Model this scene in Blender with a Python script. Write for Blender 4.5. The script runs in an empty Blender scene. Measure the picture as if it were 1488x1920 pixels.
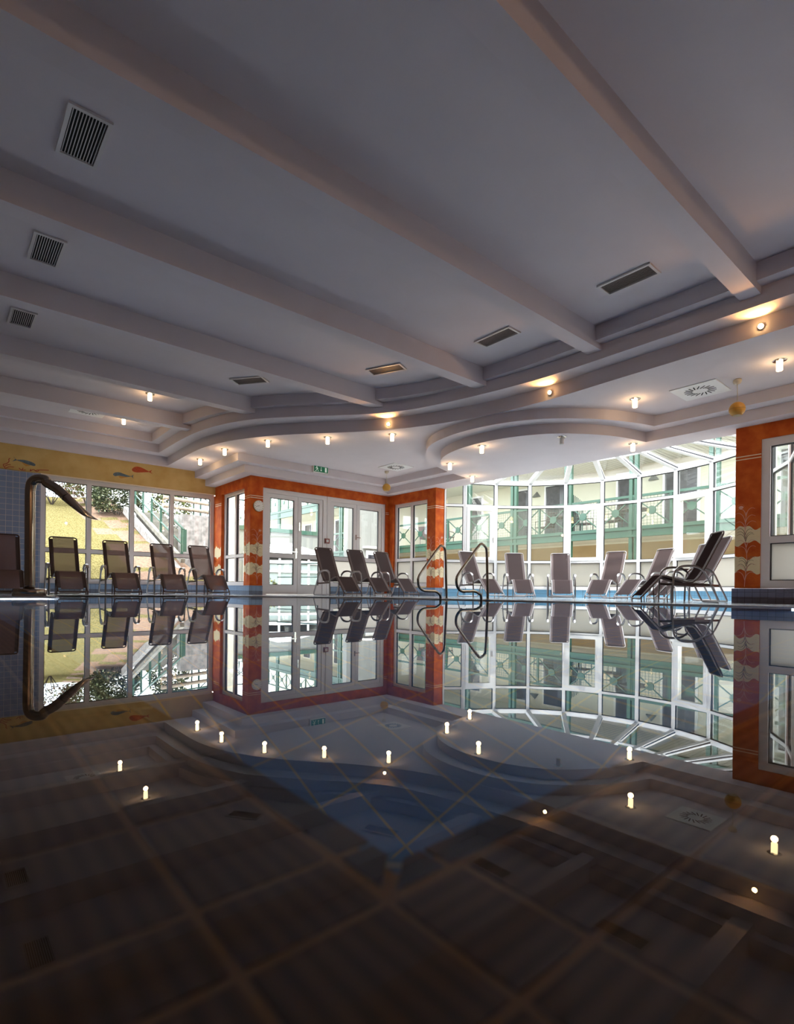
import bpy, bmesh, math, random
from mathutils import Vector, Matrix
from mathutils.geometry import tessellate_polygon
from math import sin, cos, tan, pi, radians, atan2, hypot, sqrt
random.seed(7)
S = bpy.context.scene
COL = S.collection

# ---------------------------------------------------------------- camera
PSI, ROLL, FPX, HZ = .8666, .01084, 1015.1, .16
cd = bpy.data.cameras.new('camera')
cam = bpy.data.objects.new('camera', cd); COL.objects.link(cam); S.camera = cam
cam.location = (0, 0, HZ)
fw = Vector((cos(PSI), sin(PSI), 0)); rt = Vector((sin(PSI), -cos(PSI), 0)); up = Vector((0, 0, 1))
r2 = rt * cos(ROLL) + up * sin(ROLL); u2 = up * cos(ROLL) - rt * sin(ROLL)
cam.rotation_euler = Matrix((r2, u2, -fw)).transposed().to_euler()
cd.sensor_fit = 'HORIZONTAL'; cd.sensor_width = 24.0
cd.lens = FPX / 1488 * 24.0
cd.shift_x = 0; cd.shift_y = (1105.7 - 960) / 1488
cd.clip_start = .02; cd.clip_end = 300
cd.dof.use_dof = True; cd.dof.focus_distance = 8.5; cd.dof.aperture_fstop = 3.6

# ---------------------------------------------------------------- world, sun, exposure
S.view_settings.view_transform = 'Standard'; S.view_settings.look = 'None'
S.view_settings.exposure = 0.7; S.view_settings.gamma = 1
S.view_settings.use_curve_mapping = False
S.cycles.use_denoising = True
S.cycles.max_bounces = 14; S.cycles.diffuse_bounces = 6; S.cycles.glossy_bounces = 6
S.cycles.transmission_bounces = 8; S.cycles.transparent_max_bounces = 24
S.cycles.sample_clamp_indirect = 4.0
S.cycles.caustics_reflective = True; S.cycles.caustics_refractive = True
W = bpy.data.worlds.new('sky'); S.world = W; W.use_nodes = True
nt = W.node_tree; nt.nodes.clear()
o = nt.nodes.new('ShaderNodeOutputWorld'); b = nt.nodes.new('ShaderNodeBackground')
tc = nt.nodes.new('ShaderNodeTexCoord'); nz = nt.nodes.new('ShaderNodeTexNoise'); cr = nt.nodes.new('ShaderNodeValToRGB')
nz.inputs['Scale'].default_value = 3.5; nz.inputs['Detail'].default_value = 5
cr.color_ramp.elements[0].position = .35; cr.color_ramp.elements[0].color = (.70, .82, 1, 1)
cr.color_ramp.elements[1].position = .62; cr.color_ramp.elements[1].color = (1, .98, .96, 1)
b.inputs['Strength'].default_value = 6.5
nt.links.new(tc.outputs['Generated'], nz.inputs['Vector']); nt.links.new(nz.outputs['Fac'], cr.inputs['Fac'])
nt.links.new(cr.outputs['Color'], b.inputs['Color']); nt.links.new(b.outputs[0], o.inputs['Surface'])
sl = bpy.data.lights.new('sun', 'SUN'); sl.energy = 2.6; sl.angle = radians(3); sl.color = (1, .95, .85)
sun = bpy.data.objects.new('sun', sl); COL.objects.link(sun)
sun.rotation_euler = Vector((-.55, -.75, 1.0)).to_track_quat('Z', 'Y').to_euler()

# ---------------------------------------------------------------- materials
MATS = {}
def nodes(name):
    m = bpy.data.materials.new(name); m.use_nodes = True; n = m.node_tree
    n.nodes.clear(); out = n.nodes.new('ShaderNodeOutputMaterial'); MATS[name] = m
    return m, n, out
def val(n, sock, v): n.inputs[sock].default_value = v
def mat(name, col, rough=.6, metal=0, var=0, scale=6, bump=0, bscale=80, emit=None, est=0, spec=.5, col2=None):
    m, n, out = nodes(name)
    p = n.nodes.new('ShaderNodeBsdfPrincipled'); n.links.new(p.outputs[0], out.inputs['Surface'])
    val(p, 'Base Color', (*col, 1)); val(p, 'Roughness', rough); val(p, 'Metallic', metal)
    val(p, 'Specular IOR Level', spec)
    if emit: val(p, 'Emission Color', (*emit, 1)); val(p, 'Emission Strength', est)
    tc = n.nodes.new('ShaderNodeTexCoord')
    if var or col2:
        nz = n.nodes.new('ShaderNodeTexNoise'); val(nz, 'Scale', scale); val(nz, 'Detail', 6)
        r = n.nodes.new('ShaderNodeValToRGB')
        c2 = col2 or tuple(min(1, c * (1 + var)) for c in col); c1 = col if col2 else tuple(c * (1 - var) for c in col)
        r.color_ramp.elements[0].position = .36; r.color_ramp.elements[1].position = .66
        r.color_ramp.elements[0].color = (*c1, 1); r.color_ramp.elements[1].color = (*c2, 1)
        n.links.new(tc.outputs['Object'], nz.inputs['Vector']); n.links.new(nz.outputs['Fac'], r.inputs['Fac'])
        n.links.new(r.outputs['Color'], p.inputs['Base Color'])
    if bump:
        nb = n.nodes.new('ShaderNodeTexNoise'); val(nb, 'Scale', bscale); val(nb, 'Detail', 3)
        bp = n.nodes.new('ShaderNodeBump'); val(bp, 'Strength', bump); val(bp, 'Distance', .01)
        n.links.new(tc.outputs['Object'], nb.inputs['Vector']); n.links.new(nb.outputs['Fac'], bp.inputs['Height'])
        n.links.new(bp.outputs[0], p.inputs['Normal'])
    return m
def tilemat(name, col, grout, w, h, mode, mortar=.004, rough=.25, offs=(0, 0), var=.08, col2=None, zsplit=None):
    """square tiles; mode 'wall' uses (x+y, z), 'floor' uses (x, y)"""
    m, n, out = nodes(name)
    p = n.nodes.new('ShaderNodeBsdfPrincipled'); n.links.new(p.outputs[0], out.inputs['Surface'])
    val(p, 'Roughness', rough)
    tc = n.nodes.new('ShaderNodeTexCoord'); sp = n.nodes.new('ShaderNodeSeparateXYZ'); cb = n.nodes.new('ShaderNodeCombineXYZ')
    n.links.new(tc.outputs['Object'], sp.inputs[0])
    if mode == 'wall':
        a = n.nodes.new('ShaderNodeMath'); a.operation = 'ADD'
        n.links.new(sp.outputs[0], a.inputs[0]); n.links.new(sp.outputs[1], a.inputs[1]); n.links.new(a.outputs[0], cb.inputs[0])
        n.links.new(sp.outputs[2], cb.inputs[1])
    else:
        n.links.new(sp.outputs[0], cb.inputs[0]); n.links.new(sp.outputs[1], cb.inputs[1])
    mp = n.nodes.new('ShaderNodeMapping'); mp.inputs['Location'].default_value = (offs[0], offs[1], 0)
    n.links.new(cb.outputs[0], mp.inputs[0])
    bt = n.nodes.new('ShaderNodeTexBrick'); bt.offset = 0; bt.squash = 1
    val(bt, 'Scale', 1); val(bt, 'Brick Width', w); val(bt, 'Row Height', h); val(bt, 'Mortar Size', mortar); val(bt, 'Mortar Smooth', .1)
    val(bt, 'Color1', (*[c * (1 - var) for c in col], 1)); val(bt, 'Color2', (*[min(1, c * (1 + var)) for c in (col2 or col)], 1)); val(bt, 'Mortar', (*grout, 1))
    n.links.new(mp.outputs[0], bt.inputs['Vector'])
    last = bt.outputs['Color']
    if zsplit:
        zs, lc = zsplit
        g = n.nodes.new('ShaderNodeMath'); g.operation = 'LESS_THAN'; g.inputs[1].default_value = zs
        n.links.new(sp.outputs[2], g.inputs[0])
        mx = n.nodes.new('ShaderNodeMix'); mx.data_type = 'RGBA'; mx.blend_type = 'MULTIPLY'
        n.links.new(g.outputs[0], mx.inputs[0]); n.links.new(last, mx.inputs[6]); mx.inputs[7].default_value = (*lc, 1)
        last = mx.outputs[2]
    n.links.new(last, p.inputs['Base Color'])
    bp = n.nodes.new('ShaderNodeBump'); val(bp, 'Strength', .4); val(bp, 'Distance', .002); bp.invert = True
    n.links.new(bt.outputs['Fac'], bp.inputs['Height']); n.links.new(bp.outputs[0], p.inputs['Normal'])
    return m
def glassmat(name, tint=(1, 1, 1), haze=0, hcol=(.8, .82, .78), refl=1.0):
    m, n, out = nodes(name)
    t = n.nodes.new('ShaderNodeBsdfTransparent'); val(t, 'Color', (*tint, 1))
    g = n.nodes.new('ShaderNodeBsdfGlossy'); val(g, 'Roughness', .0)
    lw = n.nodes.new('ShaderNodeLayerWeight'); val(lw, 'Blend', .5)
    pw = n.nodes.new('ShaderNodeMath'); pw.operation = 'POWER'; pw.inputs[1].default_value = 5
    n.links.new(lw.outputs['Facing'], pw.inputs[0])
    ml = n.nodes.new('ShaderNodeMath'); ml.operation = 'MULTIPLY_ADD'; ml.inputs[1].default_value = .9 * refl; ml.inputs[2].default_value = .035 * refl
    n.links.new(pw.outputs[0], ml.inputs[0])
    mx = n.nodes.new('ShaderNodeMixShader')
    n.links.new(ml.outputs[0], mx.inputs[0]); n.links.new(t.outputs[0], mx.inputs[1]); n.links.new(g.outputs[0], mx.inputs[2])
    last = mx.outputs[0]
    if haze:
        tl = n.nodes.new('ShaderNodeBsdfTranslucent'); val(tl, 'Color', (*hcol, 1))
        df = n.nodes.new('ShaderNodeBsdfDiffuse'); val(df, 'Color', (*hcol, 1))
        m1 = n.nodes.new('ShaderNodeMixShader'); m1.inputs[0].default_value = .3
        n.links.new(tl.outputs[0], m1.inputs[1]); n.links.new(df.outputs[0], m1.inputs[2])
        m2 = n.nodes.new('ShaderNodeMixShader'); m2.inputs[0].default_value = haze
        n.links.new(last, m2.inputs[1]); n.links.new(m1.outputs[0], m2.inputs[2]); last = m2.outputs[0]
    n.links.new(last, out.inputs['Surface'])
    return m
def meshfabric(name, col, alpha):
    m, n, out = nodes(name)
    t = n.nodes.new('ShaderNodeBsdfTransparent')
    p = n.nodes.new('ShaderNodeBsdfPrincipled'); val(p, 'Base Color', (*col, 1)); val(p, 'Roughness', .6); val(p, 'Specular IOR Level', .0)
    tl = n.nodes.new('ShaderNodeBsdfTranslucent'); val(tl, 'Color', (*col, 1))
    m0 = n.nodes.new('ShaderNodeMixShader'); m0.inputs[0].default_value = .15
    n.links.new(p.outputs[0], m0.inputs[1]); n.links.new(tl.outputs[0], m0.inputs[2])
    tc = n.nodes.new('ShaderNodeTexCoord'); wv = n.nodes.new('ShaderNodeTexWave'); val(wv, 'Scale', 60); wv.bands_direction = 'Y'
    n.links.new(tc.outputs['Object'], wv.inputs[0])
    bp = n.nodes.new('ShaderNodeBump'); val(bp, 'Strength', .15); n.links.new(wv.outputs['Fac'], bp.inputs['Height']); n.links.new(bp.outputs[0], p.inputs['Normal'])
    mx = n.nodes.new('ShaderNodeMixShader'); mx.inputs[0].default_value = alpha
    n.links.new(t.outputs[0], mx.inputs[1]); n.links.new(m0.outputs[0], mx.inputs[2])
    n.links.new(mx.outputs[0], out.inputs['Surface'])
    return m

M_paint = mat('ceiling_paint', (.66, .605, .63), .8, var=.02, scale=2, bump=.03, bscale=120, spec=.2)
M_wallp = mat('wall_paint', (.35, .30, .28), .85)
M_orange = mat('orange_limewash', (.42, .060, .008), .75, col2=(.58, .128, .018), scale=5, bump=.1, bscale=60, spec=.2)
M_yellow = mat('yellow_limewash', (.56, .36, .12), .8, col2=(.66, .47, .19), scale=2.6, spec=.2)
M_cream = mat('cream_paint', (.72, .60, .38), .8, spec=.2)
M_line = mat('pale_line_paint', (.80, .68, .52), .8, spec=.2)
M_plant = mat('painted_plant_rose', (.62, .33, .26), .8, spec=.2)
M_plantd = mat('painted_plant_dark', (.16, .12, .09), .8, spec=.2)
M_fblue = mat('painted_fish_blue', (.11, .16, .19), .8, var=.2, scale=30)
M_fbelly = mat('painted_fish_ochre', (.55, .27, .05), .8)
M_fred = mat('painted_fish_red', (.48, .08, .02), .8, var=.15, scale=30)
M_coral = mat('painted_coral_red', (.36, .04, .02), .8)
M_frame = mat('window_frame_white', (.68, .64, .63), .35, spec=.4)
M_gasket = mat('black_rubber', (.02, .02, .025), .6)
M_white = mat('white_coating', (.80, .80, .80), .35)
M_glass = glassmat('clear_glass', (.97, .985, .975))
M_glassg = glassmat('greenish_glass', (.93, .96, .93), haze=.012)
M_glassh = glassmat('reflection_haze_glass', (.90, .91, .87), haze=.06, hcol=(.62, .62, .54))  # haze in the glass paints the veil of reflections on the middle panes
M_frost = glassmat('frosted_glass', (.9, .9, .9), haze=.96, hcol=(.60, .585, .54))
M_tile = tilemat('blue_wall_tile', (.19, .25, .38), (.50, .47, .48), .113, .113, 'wall', .0035, .25, var=.06)
M_tileb = tilemat('blue_plinth_tile', (.20, .28, .40), (.12, .14, .18), .1, .105, 'wall', .003, .2, offs=(0, .01), var=.06, zsplit=(.10, (.68, .62, .60)))  # bottom row darkened to paint in a reflection
M_tiles = tilemat('slate_plinth_tile', (.13, .14, .21), (.06, .06, .08), .1, .095, 'wall', .003, .2, offs=(0, .01), var=.08, zsplit=(.11, (.62, .50, .45)))  # browner lower band paints a reflection into the tile colour
M_litter = mat('leaf_litter', (.12, .06, .035), 1, col2=(.20, .13, .08), scale=14, bump=.6, bscale=60)
M_floor = tilemat('deck_tile', (.66, .72, .76), (.5, .55, .6), .125, .125, 'floor', .003, .12, var=.03)
M_rimw = mat('pool_rim_white', (.85, .83, .80), .25)
M_pool = tilemat('pool_floor_tile', (.003, .11, .30), (.20, .20, .13), .125, .25, 'floor', .004, .3, offs=(-.02, -.15), var=.04)
M_poolw = tilemat('pool_wall_tile', (.008, .10, .26), (.30, .32, .28), .125, .125, 'wall', .003, .3, var=.04)
M_navy = mat('navy_rim_tile', (.005, .009, .022), .3)
M_grout = mat('beige_grout', (.19, .115, .05), .9)
def ribmat(name, axis):
    m, n, out = nodes(name)
    p = n.nodes.new('ShaderNodeBsdfPrincipled'); val(p, 'Roughness', .6); n.links.new(p.outputs[0], out.inputs['Surface'])
    tc = n.nodes.new('ShaderNodeTexCoord'); wv = n.nodes.new('ShaderNodeTexWave'); wv.bands_direction = axis; val(wv, 'Scale', 22.0); wv.wave_profile = 'SIN'
    n.links.new(tc.outputs['Object'], wv.inputs[0])
    r = n.nodes.new('ShaderNodeValToRGB'); r.color_ramp.elements[0].color = (.034, .018, .0075, 1); r.color_ramp.elements[1].color = (.075, .040, .017, 1)
    n.links.new(wv.outputs['Fac'], r.inputs[0]); n.links.new(r.outputs[0], p.inputs['Base Color'])
    return m
M_ribx = ribmat('ribbed_tile_x', 'X'); M_riby = ribmat('ribbed_tile_y', 'Y')
M_steel = mat('polished_steel', (.46, .39, .32), .13, 1)
M_steelb = mat('bronze_steel', (.32, .26, .21), .16, 1)
M_cframe = mat('chair_frame_grey', (.30, .28, .28), .28, 1)
M_cdark = mat('chair_frame_shaded', (.075, .045, .040), .35, .3)  # darker copy of the grey frame, with shade put into its colour
M_sling = meshfabric('taupe_sling', (.09, .066, .066), .87)
M_slingb = meshfabric('brown_sling', (.24, .15, .13), .66)
M_slingd = meshfabric('dark_sling', (.028, .018, .018), .97)
M_hem = mat('sling_hem', (.13, .095, .092), .7)
M_hemb = mat('sling_hem_brown', (.06, .035, .032), .7)
M_green = mat('green_steel', (.018, .062, .040), .4)
M_greend = mat('dark_green_steel', (.008, .035, .03), .4)
M_bwall = mat('cream_render', (.64, .61, .49), .9, var=.03, scale=1.5)
M_btan_shade = mat('tan_cladding_and_wall_shade', (.40, .29, .15), .9, var=.05, scale=2)  # real tan on the upper cladding; on the ground floor, shade painted as colour
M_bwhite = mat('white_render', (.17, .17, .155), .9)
M_dark = mat('dark_window', (.03, .027, .035), .25)
M_curt = mat('grey_curtain', (.07, .065, .07), .8, var=.3, scale=9)
M_soffit = tilemat('slatted_soffit', (.60, .59, .50), (.25, .24, .20), 30, .14, 'floor', .008, .7, var=.02)
M_wood = mat('pale_wood', (.24, .19, .14), .8, var=.3, scale=8)
M_conc = mat('weathered_concrete', (.20, .185, .175), .95, var=.3, scale=7)
M_stair = mat('stair_stone', (.15, .138, .115), .9, var=.25, scale=5)
M_lawn = mat('dry_lawn', (.05, .042, .012), 1, col2=(.21, .175, .08), scale=30, bump=.5, bscale=40, spec=0)
M_ground = mat('courtyard_ground', (.42, .39, .34), .95)
M_leafd = mat('dark_leaf', (.025, .04, .018), .6); M_leafp = mat('pale_leaf', (.22, .25, .14), .6)
M_leafy = mat('yellow_leaf', (.16, .18, .04), .6); M_leafr = mat('rust_leaf', (.16, .09, .05), .7)
M_bark = mat('bark', (.06, .045, .035), .9)
M_lampg = mat('lit_lamp_glass', (1, .9, .7), .2, emit=(1, .72, .36), est=7)
M_lampw = mat('lit_bulb', (1, .9, .7), .2, emit=(1, .60, .22), est=60)
M_lampo = mat('unlit_lamp_glass', (.75, .74, .74), .15)
M_chrome = mat('chrome', (.55, .53, .5), .12, 1)
M_vent = mat('vent_metal', (.30, .25, .23), .45); M_ventl = mat('vent_rim', (.62, .58, .57), .4)
M_hole = mat('duct_black', (.006, .006, .006), .9)
M_signg = mat('sign_green', (.01, .14, .07), .4, emit=(.01, .16, .07), est=.15)
M_signw = mat('sign_white', (.8, .85, .8), .4, emit=(.8, .9, .8), est=.2)
M_ball = mat('ochre_plastic', (.58, .30, .045), .45)
M_cordw = mat('cream_plastic', (.62, .55, .42), .5)
M_clockw = mat('clock_face', (.78, .76, .72), .4)
M_red = mat('alarm_red', (.22, .035, .02), .4)
M_mesh = mat('rail_mesh', (.55, .55, .48), .6)

# ---------------------------------------------------------------- mesh helpers
def mk(name, bm, m, parent=None, smooth=False):
    me = bpy.data.meshes.new(name); bmesh.ops.recalc_face_normals(bm, faces=bm.faces[:]); bm.to_mesh(me); bm.free()
    for x in (m if isinstance(m, (list, tuple)) else [m]): me.materials.append(x)
    if smooth:
        for p in me.polygons: p.use_smooth = True
    ob = bpy.data.objects.new(name, me); COL.objects.link(ob)
    if parent: ob.parent = parent
    return ob
def empty(name, loc=(0, 0, 0), rz=0):
    ob = bpy.data.objects.new(name, None); COL.objects.link(ob); ob.location = loc; ob.rotation_euler = (0, 0, rz)
    ob.empty_display_size = .1
    return ob
def tag(ob, label, cat, group=None, kind=None):
    ob['label'] = label; ob['category'] = cat
    if group: ob['group'] = group
    if kind: ob['kind'] = kind
    return ob
def struct(ob, label=None):
    ob['kind'] = 'structure'
    if label: ob['label'] = label
    return ob
def box(bm, x0, x1, y0, y1, z0, z1, mi=0):
    v = [bm.verts.new((x, y, z)) for z in (z0, z1) for y in (y0, y1) for x in (x0, x1)]
    for f in ((0, 1, 3, 2), (4, 6, 7, 5), (0, 4, 5, 1), (2, 3, 7, 6), (0, 2, 6, 4), (1, 5, 7, 3)):
        bm.faces.new([v[i] for i in f]).material_index = mi
def obox(bm, a, b, w, z0, z1, off=0, mi=0):
    """box from plan point a to b, thickness w across, shifted off to the left"""
    d = Vector((b[0] - a[0], b[1] - a[1])).normalized(); n = Vector((-d.y, d.x))
    P = [Vector(a) + n * (off + w / 2), Vector(b) + n * (off + w / 2), Vector(b) + n * (off - w / 2), Vector(a) + n * (off - w / 2)]
    prism(bm, [(p.x, p.y) for p in P], z0, z1, mi)
def prism(bm, pts, z0, z1, mi=0):
    lo = [bm.verts.new((p[0], p[1], z0)) for p in pts]; hi = [bm.verts.new((p[0], p[1], z1)) for p in pts]
    n = len(pts)
    for i in range(n): bm.faces.new((lo[i], lo[(i + 1) % n], hi[(i + 1) % n], hi[i])).material_index = mi
    for tri in tessellate_polygon([[Vector((p[0], p[1], 0)) for p in pts]]):
        bm.faces.new([lo[i] for i in tri]).material_index = mi; bm.faces.new([hi[i] for i in reversed(tri)]).material_index = mi
def bar(bm, a, b, w, h=None, mi=0, upv=(0, 0, 1)):
    """rectangular bar between two 3-D points"""
    a = Vector(a); b = Vector(b); d = (b - a).normalized(); u = Vector(upv)
    if abs(d.dot(u)) > .95: u = Vector((1, 0, 0))
    s = d.cross(u).normalized(); t = s.cross(d); h = h or w
    v = [bm.verts.new(p + s * (i * w / 2) + t * (j * h / 2)) for p in (a, b) for i, j in ((-1, -1), (1, -1), (1, 1), (-1, 1))]
    for f in ((0, 1, 2, 3), (7, 6, 5, 4), (0, 4, 5, 1), (1, 5, 6, 2), (2, 6, 7, 3), (3, 7, 4, 0)):
        bm.faces.new([v[i] for i in f]).material_index = mi
def cat(pts, n=6, closed=False):
    pts = [Vector(p) for p in pts]; out = []; N = len(pts)
    rng = range(N) if closed else range(N - 1)
    for i in rng:
        p1, p2 = pts[i], pts[(i + 1) % N]
        p0 = pts[i - 1] if (i > 0 or closed) else p1; p3 = pts[(i + 2) % N] if (i + 2 < N or closed) else p2
        for k in range(n):
            t = k / n
            out.append(.5 * ((2 * p1) + (p2 - p0) * t + (2 * p0 - 5 * p1 + 4 * p2 - p3) * t * t + (3 * p1 - p0 - 3 * p2 + p3) * t ** 3))
    if not closed: out.append(pts[-1])
    return out
def tube(bm, pts, r, seg=10, mi=0, caps=True, flat=None):
    """r: number or list; flat: list of (ry, rz) pairs"""
    pts = [Vector(p) for p in pts]; N = len(pts); rings = []; prev = None
    for i, p in enumerate(pts):
        d = (pts[min(i + 1, N - 1)] - pts[max(i - 1, 0)]).normalized()
        if prev is None:
            u = Vector((0, 0, 1)) if abs(d.z) < .9 else Vector((1, 0, 0)); u = (u - d * u.dot(d)).normalized()
        else: u = (prev - d * prev.dot(d)).normalized()
        prev = u; v = d.cross(u)
        ri = r[i] if isinstance(r, (list, tuple)) else r
        a, b = flat[i] if flat else (ri, ri)
        rings.append([bm.verts.new(p + u * cos(2 * pi * k / seg) * a + v * sin(2 * pi * k / seg) * b) for k in range(seg)])
    for i in range(N - 1):
        for k in range(seg):
            f = bm.faces.new((rings[i][k], rings[i][(k + 1) % seg], rings[i + 1][(k + 1) % seg], rings[i + 1][k])); f.material_index = mi; f.smooth = True
    if caps:
        bm.faces.new(rings[0][::-1]).material_index = mi; bm.faces.new(rings[-1]).material_index = mi
def lathe(bm, prof, c=(0, 0, 0), seg=20, mi=0):
    rings = []
    for r, z in prof: rings.append([bm.verts.new((c[0] + max(r, 1e-4) * cos(2 * pi * k / seg), c[1] + max(r, 1e-4) * sin(2 * pi * k / seg), c[2] + z)) for k in range(seg)])
    for i in range(len(prof) - 1):
        for k in range(seg):
            f = bm.faces.new((rings[i][k], rings[i][(k + 1) % seg], rings[i + 1][(k + 1) % seg], rings[i + 1][k])); f.material_index = mi; f.smooth = True
    bm.faces.new(rings[0][::-1]).material_index = mi; bm.faces.new(rings[-1]).material_index = mi
def B(): return bmesh.new()
def copy_tree(src, parent=None):
    c = src.copy(); COL.objects.link(c); c.parent = parent
    for ch in [k for k in src.children]: copy_tree(ch, c)
    return c
# ---------------------------------------------------------------- ceiling levels
YN, XE, YD, XS = 13.44, 9.38, 11.42, 5.35      # north wall, east wall, door wall, side wall
Z = dict(low=2.70, mid=2.865, L1=3.03, L2=3.24, L3=3.43, top=3.62)
C1 = [(4.11, 11.9), (4.12, 11.29), (4.17, 10.85), (4.25, 10.47), (4.38, 10.06), (4.55, 9.7), (4.73, 9.38), (4.96, 9.04), (5.23, 8.70), (5.5, 8.38), (5.76, 8.07), (6.0, 7.74), (6.21, 7.42), (6.39, 7.08), (6.545, 6.74), (6.69, 6.3), (6.81, 5.84), (6.89, 5.45), (6.94, 5.07), (6.962, 4.7), (6.965, 4.3), (6.955, 3.8), (6.95, 3.0)]
C2 = [(3.846, 11.8), (3.885, 10.91), (3.97, 10.34), (4.09, 9.87), (4.24, 9.49), (4.41, 9.18), (4.6, 8.93), (4.83, 8.64), (5.11, 8.32), (5.42, 7.98), (5.69, 7.66), (5.92, 7.34), (6.12, 6.96), (6.28, 6.5), (6.40, 6.03), (6.5, 5.55), (6.575, 5.1), (6.63, 4.7), (6.655, 4.2), (6.66, 3.4)]
C3 = [(3.65, 11.63), (3.71, 11.05), (3.85, 10.34), (4.03, 9.76), (4.25, 9.3), (4.48, 8.95), (4.72, 8.62), (5.02, 8.27), (5.38, 7.84), (5.72, 7.37), (5.97, 6.93), (6.18, 6.42), (6.32, 5.96), (6.42, 5.5), (6.475, 5.05), (6.50, 4.4), (6.50, 3.7), (6.495, 2.8)]
OUT = [(-3, YN + .02), (XS + .02, YN + .02), (XS + .02, YD + .02), (XE + .02, YD + .02), (XE + .02, 9.6), (9.7, 9.6), (9.7, 2.6), (XE + .02, 2.6), (XE + .02, -3)]
def inner(curve, yc, xc):
    c = [tuple(p)[:2] for p in cat([(x, y, 0) for x, y in curve], 3)]
    return [(c[-1][0], -3)] + c[::-1] + [(xc, yc), (-3, yc)]
bm = B(); prism(bm, [(-3, YN + .02), (XS + .02, YN + .02), (XS + .02, YD + .02), (9.7, YD + .02), (9.7, -3), (-3, -3)], Z['top'], 3.8)
struct(mk('ceiling', bm, M_paint))
B1 = [(8.12, 8.425), (7.65, 8.11), (7.32, 7.78), (7.08, 7.46), (6.94, 7.18), (6.84, 6.81), (6.80, 6.39), (6.83, 5.96), (6.92, 5.59), (7.06, 5.27), (7.24, 4.99), (7.47, 4.75), (7.85, 4.46), (8.18, 4.27), (8.5, 4.13)]
B2 = [(8.56, 8.21), (8.15, 8.02), (7.7, 7.74), (7.43, 7.46), (7.26, 7.16), (7.15, 6.83), (7.10, 6.5), (7.10, 6.15), (7.16, 5.76), (7.28, 5.43), (7.45, 5.14), (7.70, 4.87), (8.08, 4.61), (8.4, 4.45), (8.75, 4.34)]
def sm(l): return [tuple(p)[:2] for p in cat([(x, y, 0) for x, y in l], 3)]
layers = [
    ('trim_1', OUT + inner(C3, 12.87, 3.66), Z['L3'], Z['top']),
    ('trim_2', OUT + inner(C2, 13.0, 3.85), Z['L2'], Z['L3']),
    ('trim_3', OUT + inner(C1, 13.30, 4.13), Z['L1'], Z['L2']),
    ('trim_4', [(4.83, YN + .02)] + OUT[1:] + [(8.86, -3), (8.86, 4.02)] + sm(B1)[::-1] + [(8.86, 8.69), (8.86, 10.93), (4.83, 10.93)], Z['mid'], Z['L1']),
    ('trim_5', [(5.09, YN + .02)] + OUT[1:] + [(9.11, -3), (9.11, 4.27)] + sm(B2)[::-1] + [(9.11, 8.34), (9.11, 11.17), (5.09, 11.17)], Z['low'], Z['mid']),
]
for n_, P, z0, z1 in layers:
    bm = B(); prism(bm, P, z0, z1); struct(mk(n_, bm, M_paint))
def c2x(y):
    c = [tuple(p) for p in cat([(a, b, 0) for a, b in C2], 4)]
    if y < c[-1][1]: return 6.66
    return min(c, key=lambda p: abs(p[1] - y))[0]
for i, y in enumerate((11.04, 9.21, 7.37, 5.55, 3.72, 1.905, .08, -1.75)):
    bm = B(); xa, xb = c2x(y + .2) + .03, c2x(y) + .03
    prism(bm, [(-3, y), (xb, y), (xa, y + .2), (-3, y + .2)], 3.35, 3.62)
    struct(mk('trim_%d' % (6 + i), bm, M_paint), 'straight white ceiling beam running across the pool hall')
# ---------------------------------------------------------------- walls
def wall(name, boxes, m, par=None):
    bm = B()
    for bx in boxes: box(bm, *bx)
    ob = mk(name, bm, m, par)
    return struct(ob) if not par else ob
wn = wall('wall_north', [(-3, 5.35, YN, YN + .25, 2.5, 3.3)], M_yellow)
wall('trim_17', [(1.63, XS, YN - .012, YN, 2.49, 2.512)], M_line)
wall('wall_north_tiled', [(-3, 1.63, YN - .02, YN + .25, 0, 2.5)], M_tile)
wall('wall_west', [(-3.2, -3, -3, 13.7, 0, 3.8)], M_wallp)
wall('wall_south', [(-3, 9.7, -3.2, -3, 0, 3.8)], M_wallp)
wall('wall_northwest', [(XS, XS + .3, YD, YN, 2.47, 3.0), (XS, XS + .3, YD, 11.73, .22, 2.47), (XS - .0, XS + .2, 13.04, YN + .2, .22, 2.47)], M_orange)
wall('wall_northeast', [(XS + .3, XE, YD, YD + .3, 2.47, 3.0), (9.27, XE, YD, YD + .3, 0, 2.47)], M_orange)
cl = wall('wall_door_column', [(XS + .3, 5.66, YD, 11.73, .22, 2.47)], M_orange)
wall('wall_east', [(XE, XE + .31, 9.6, YD + .3, 2.455, 3.0), (XE, XE + .31, 9.6, 9.90, .22, 2.455), (XE, XE + .15, 11.24, YD + .3, .22, 2.47)], M_orange)
wall('wall_southeast', [(XE, XE + .31, -3, 3.0, 2.47, 2.71), (XE, XE + .31, 2.66, 3.0, .24, 2.47), (XE, XE + .31, -3, -.5, .24, 2.47)], M_orange)
wall('wall_lintel', [(XE + .03, 9.70, 2.6, 9.6, 2.72, 3.8)], M_paint)
# tiled plinths
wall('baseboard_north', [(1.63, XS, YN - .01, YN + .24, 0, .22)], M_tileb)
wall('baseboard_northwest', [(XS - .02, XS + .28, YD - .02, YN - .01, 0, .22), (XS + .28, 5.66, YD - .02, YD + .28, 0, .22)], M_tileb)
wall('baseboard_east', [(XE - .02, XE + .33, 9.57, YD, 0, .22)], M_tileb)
wall('baseboard_southeast', [(XE - .03, XE + .33, -3, 3.03, 0, .235)], M_tiles)
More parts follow.
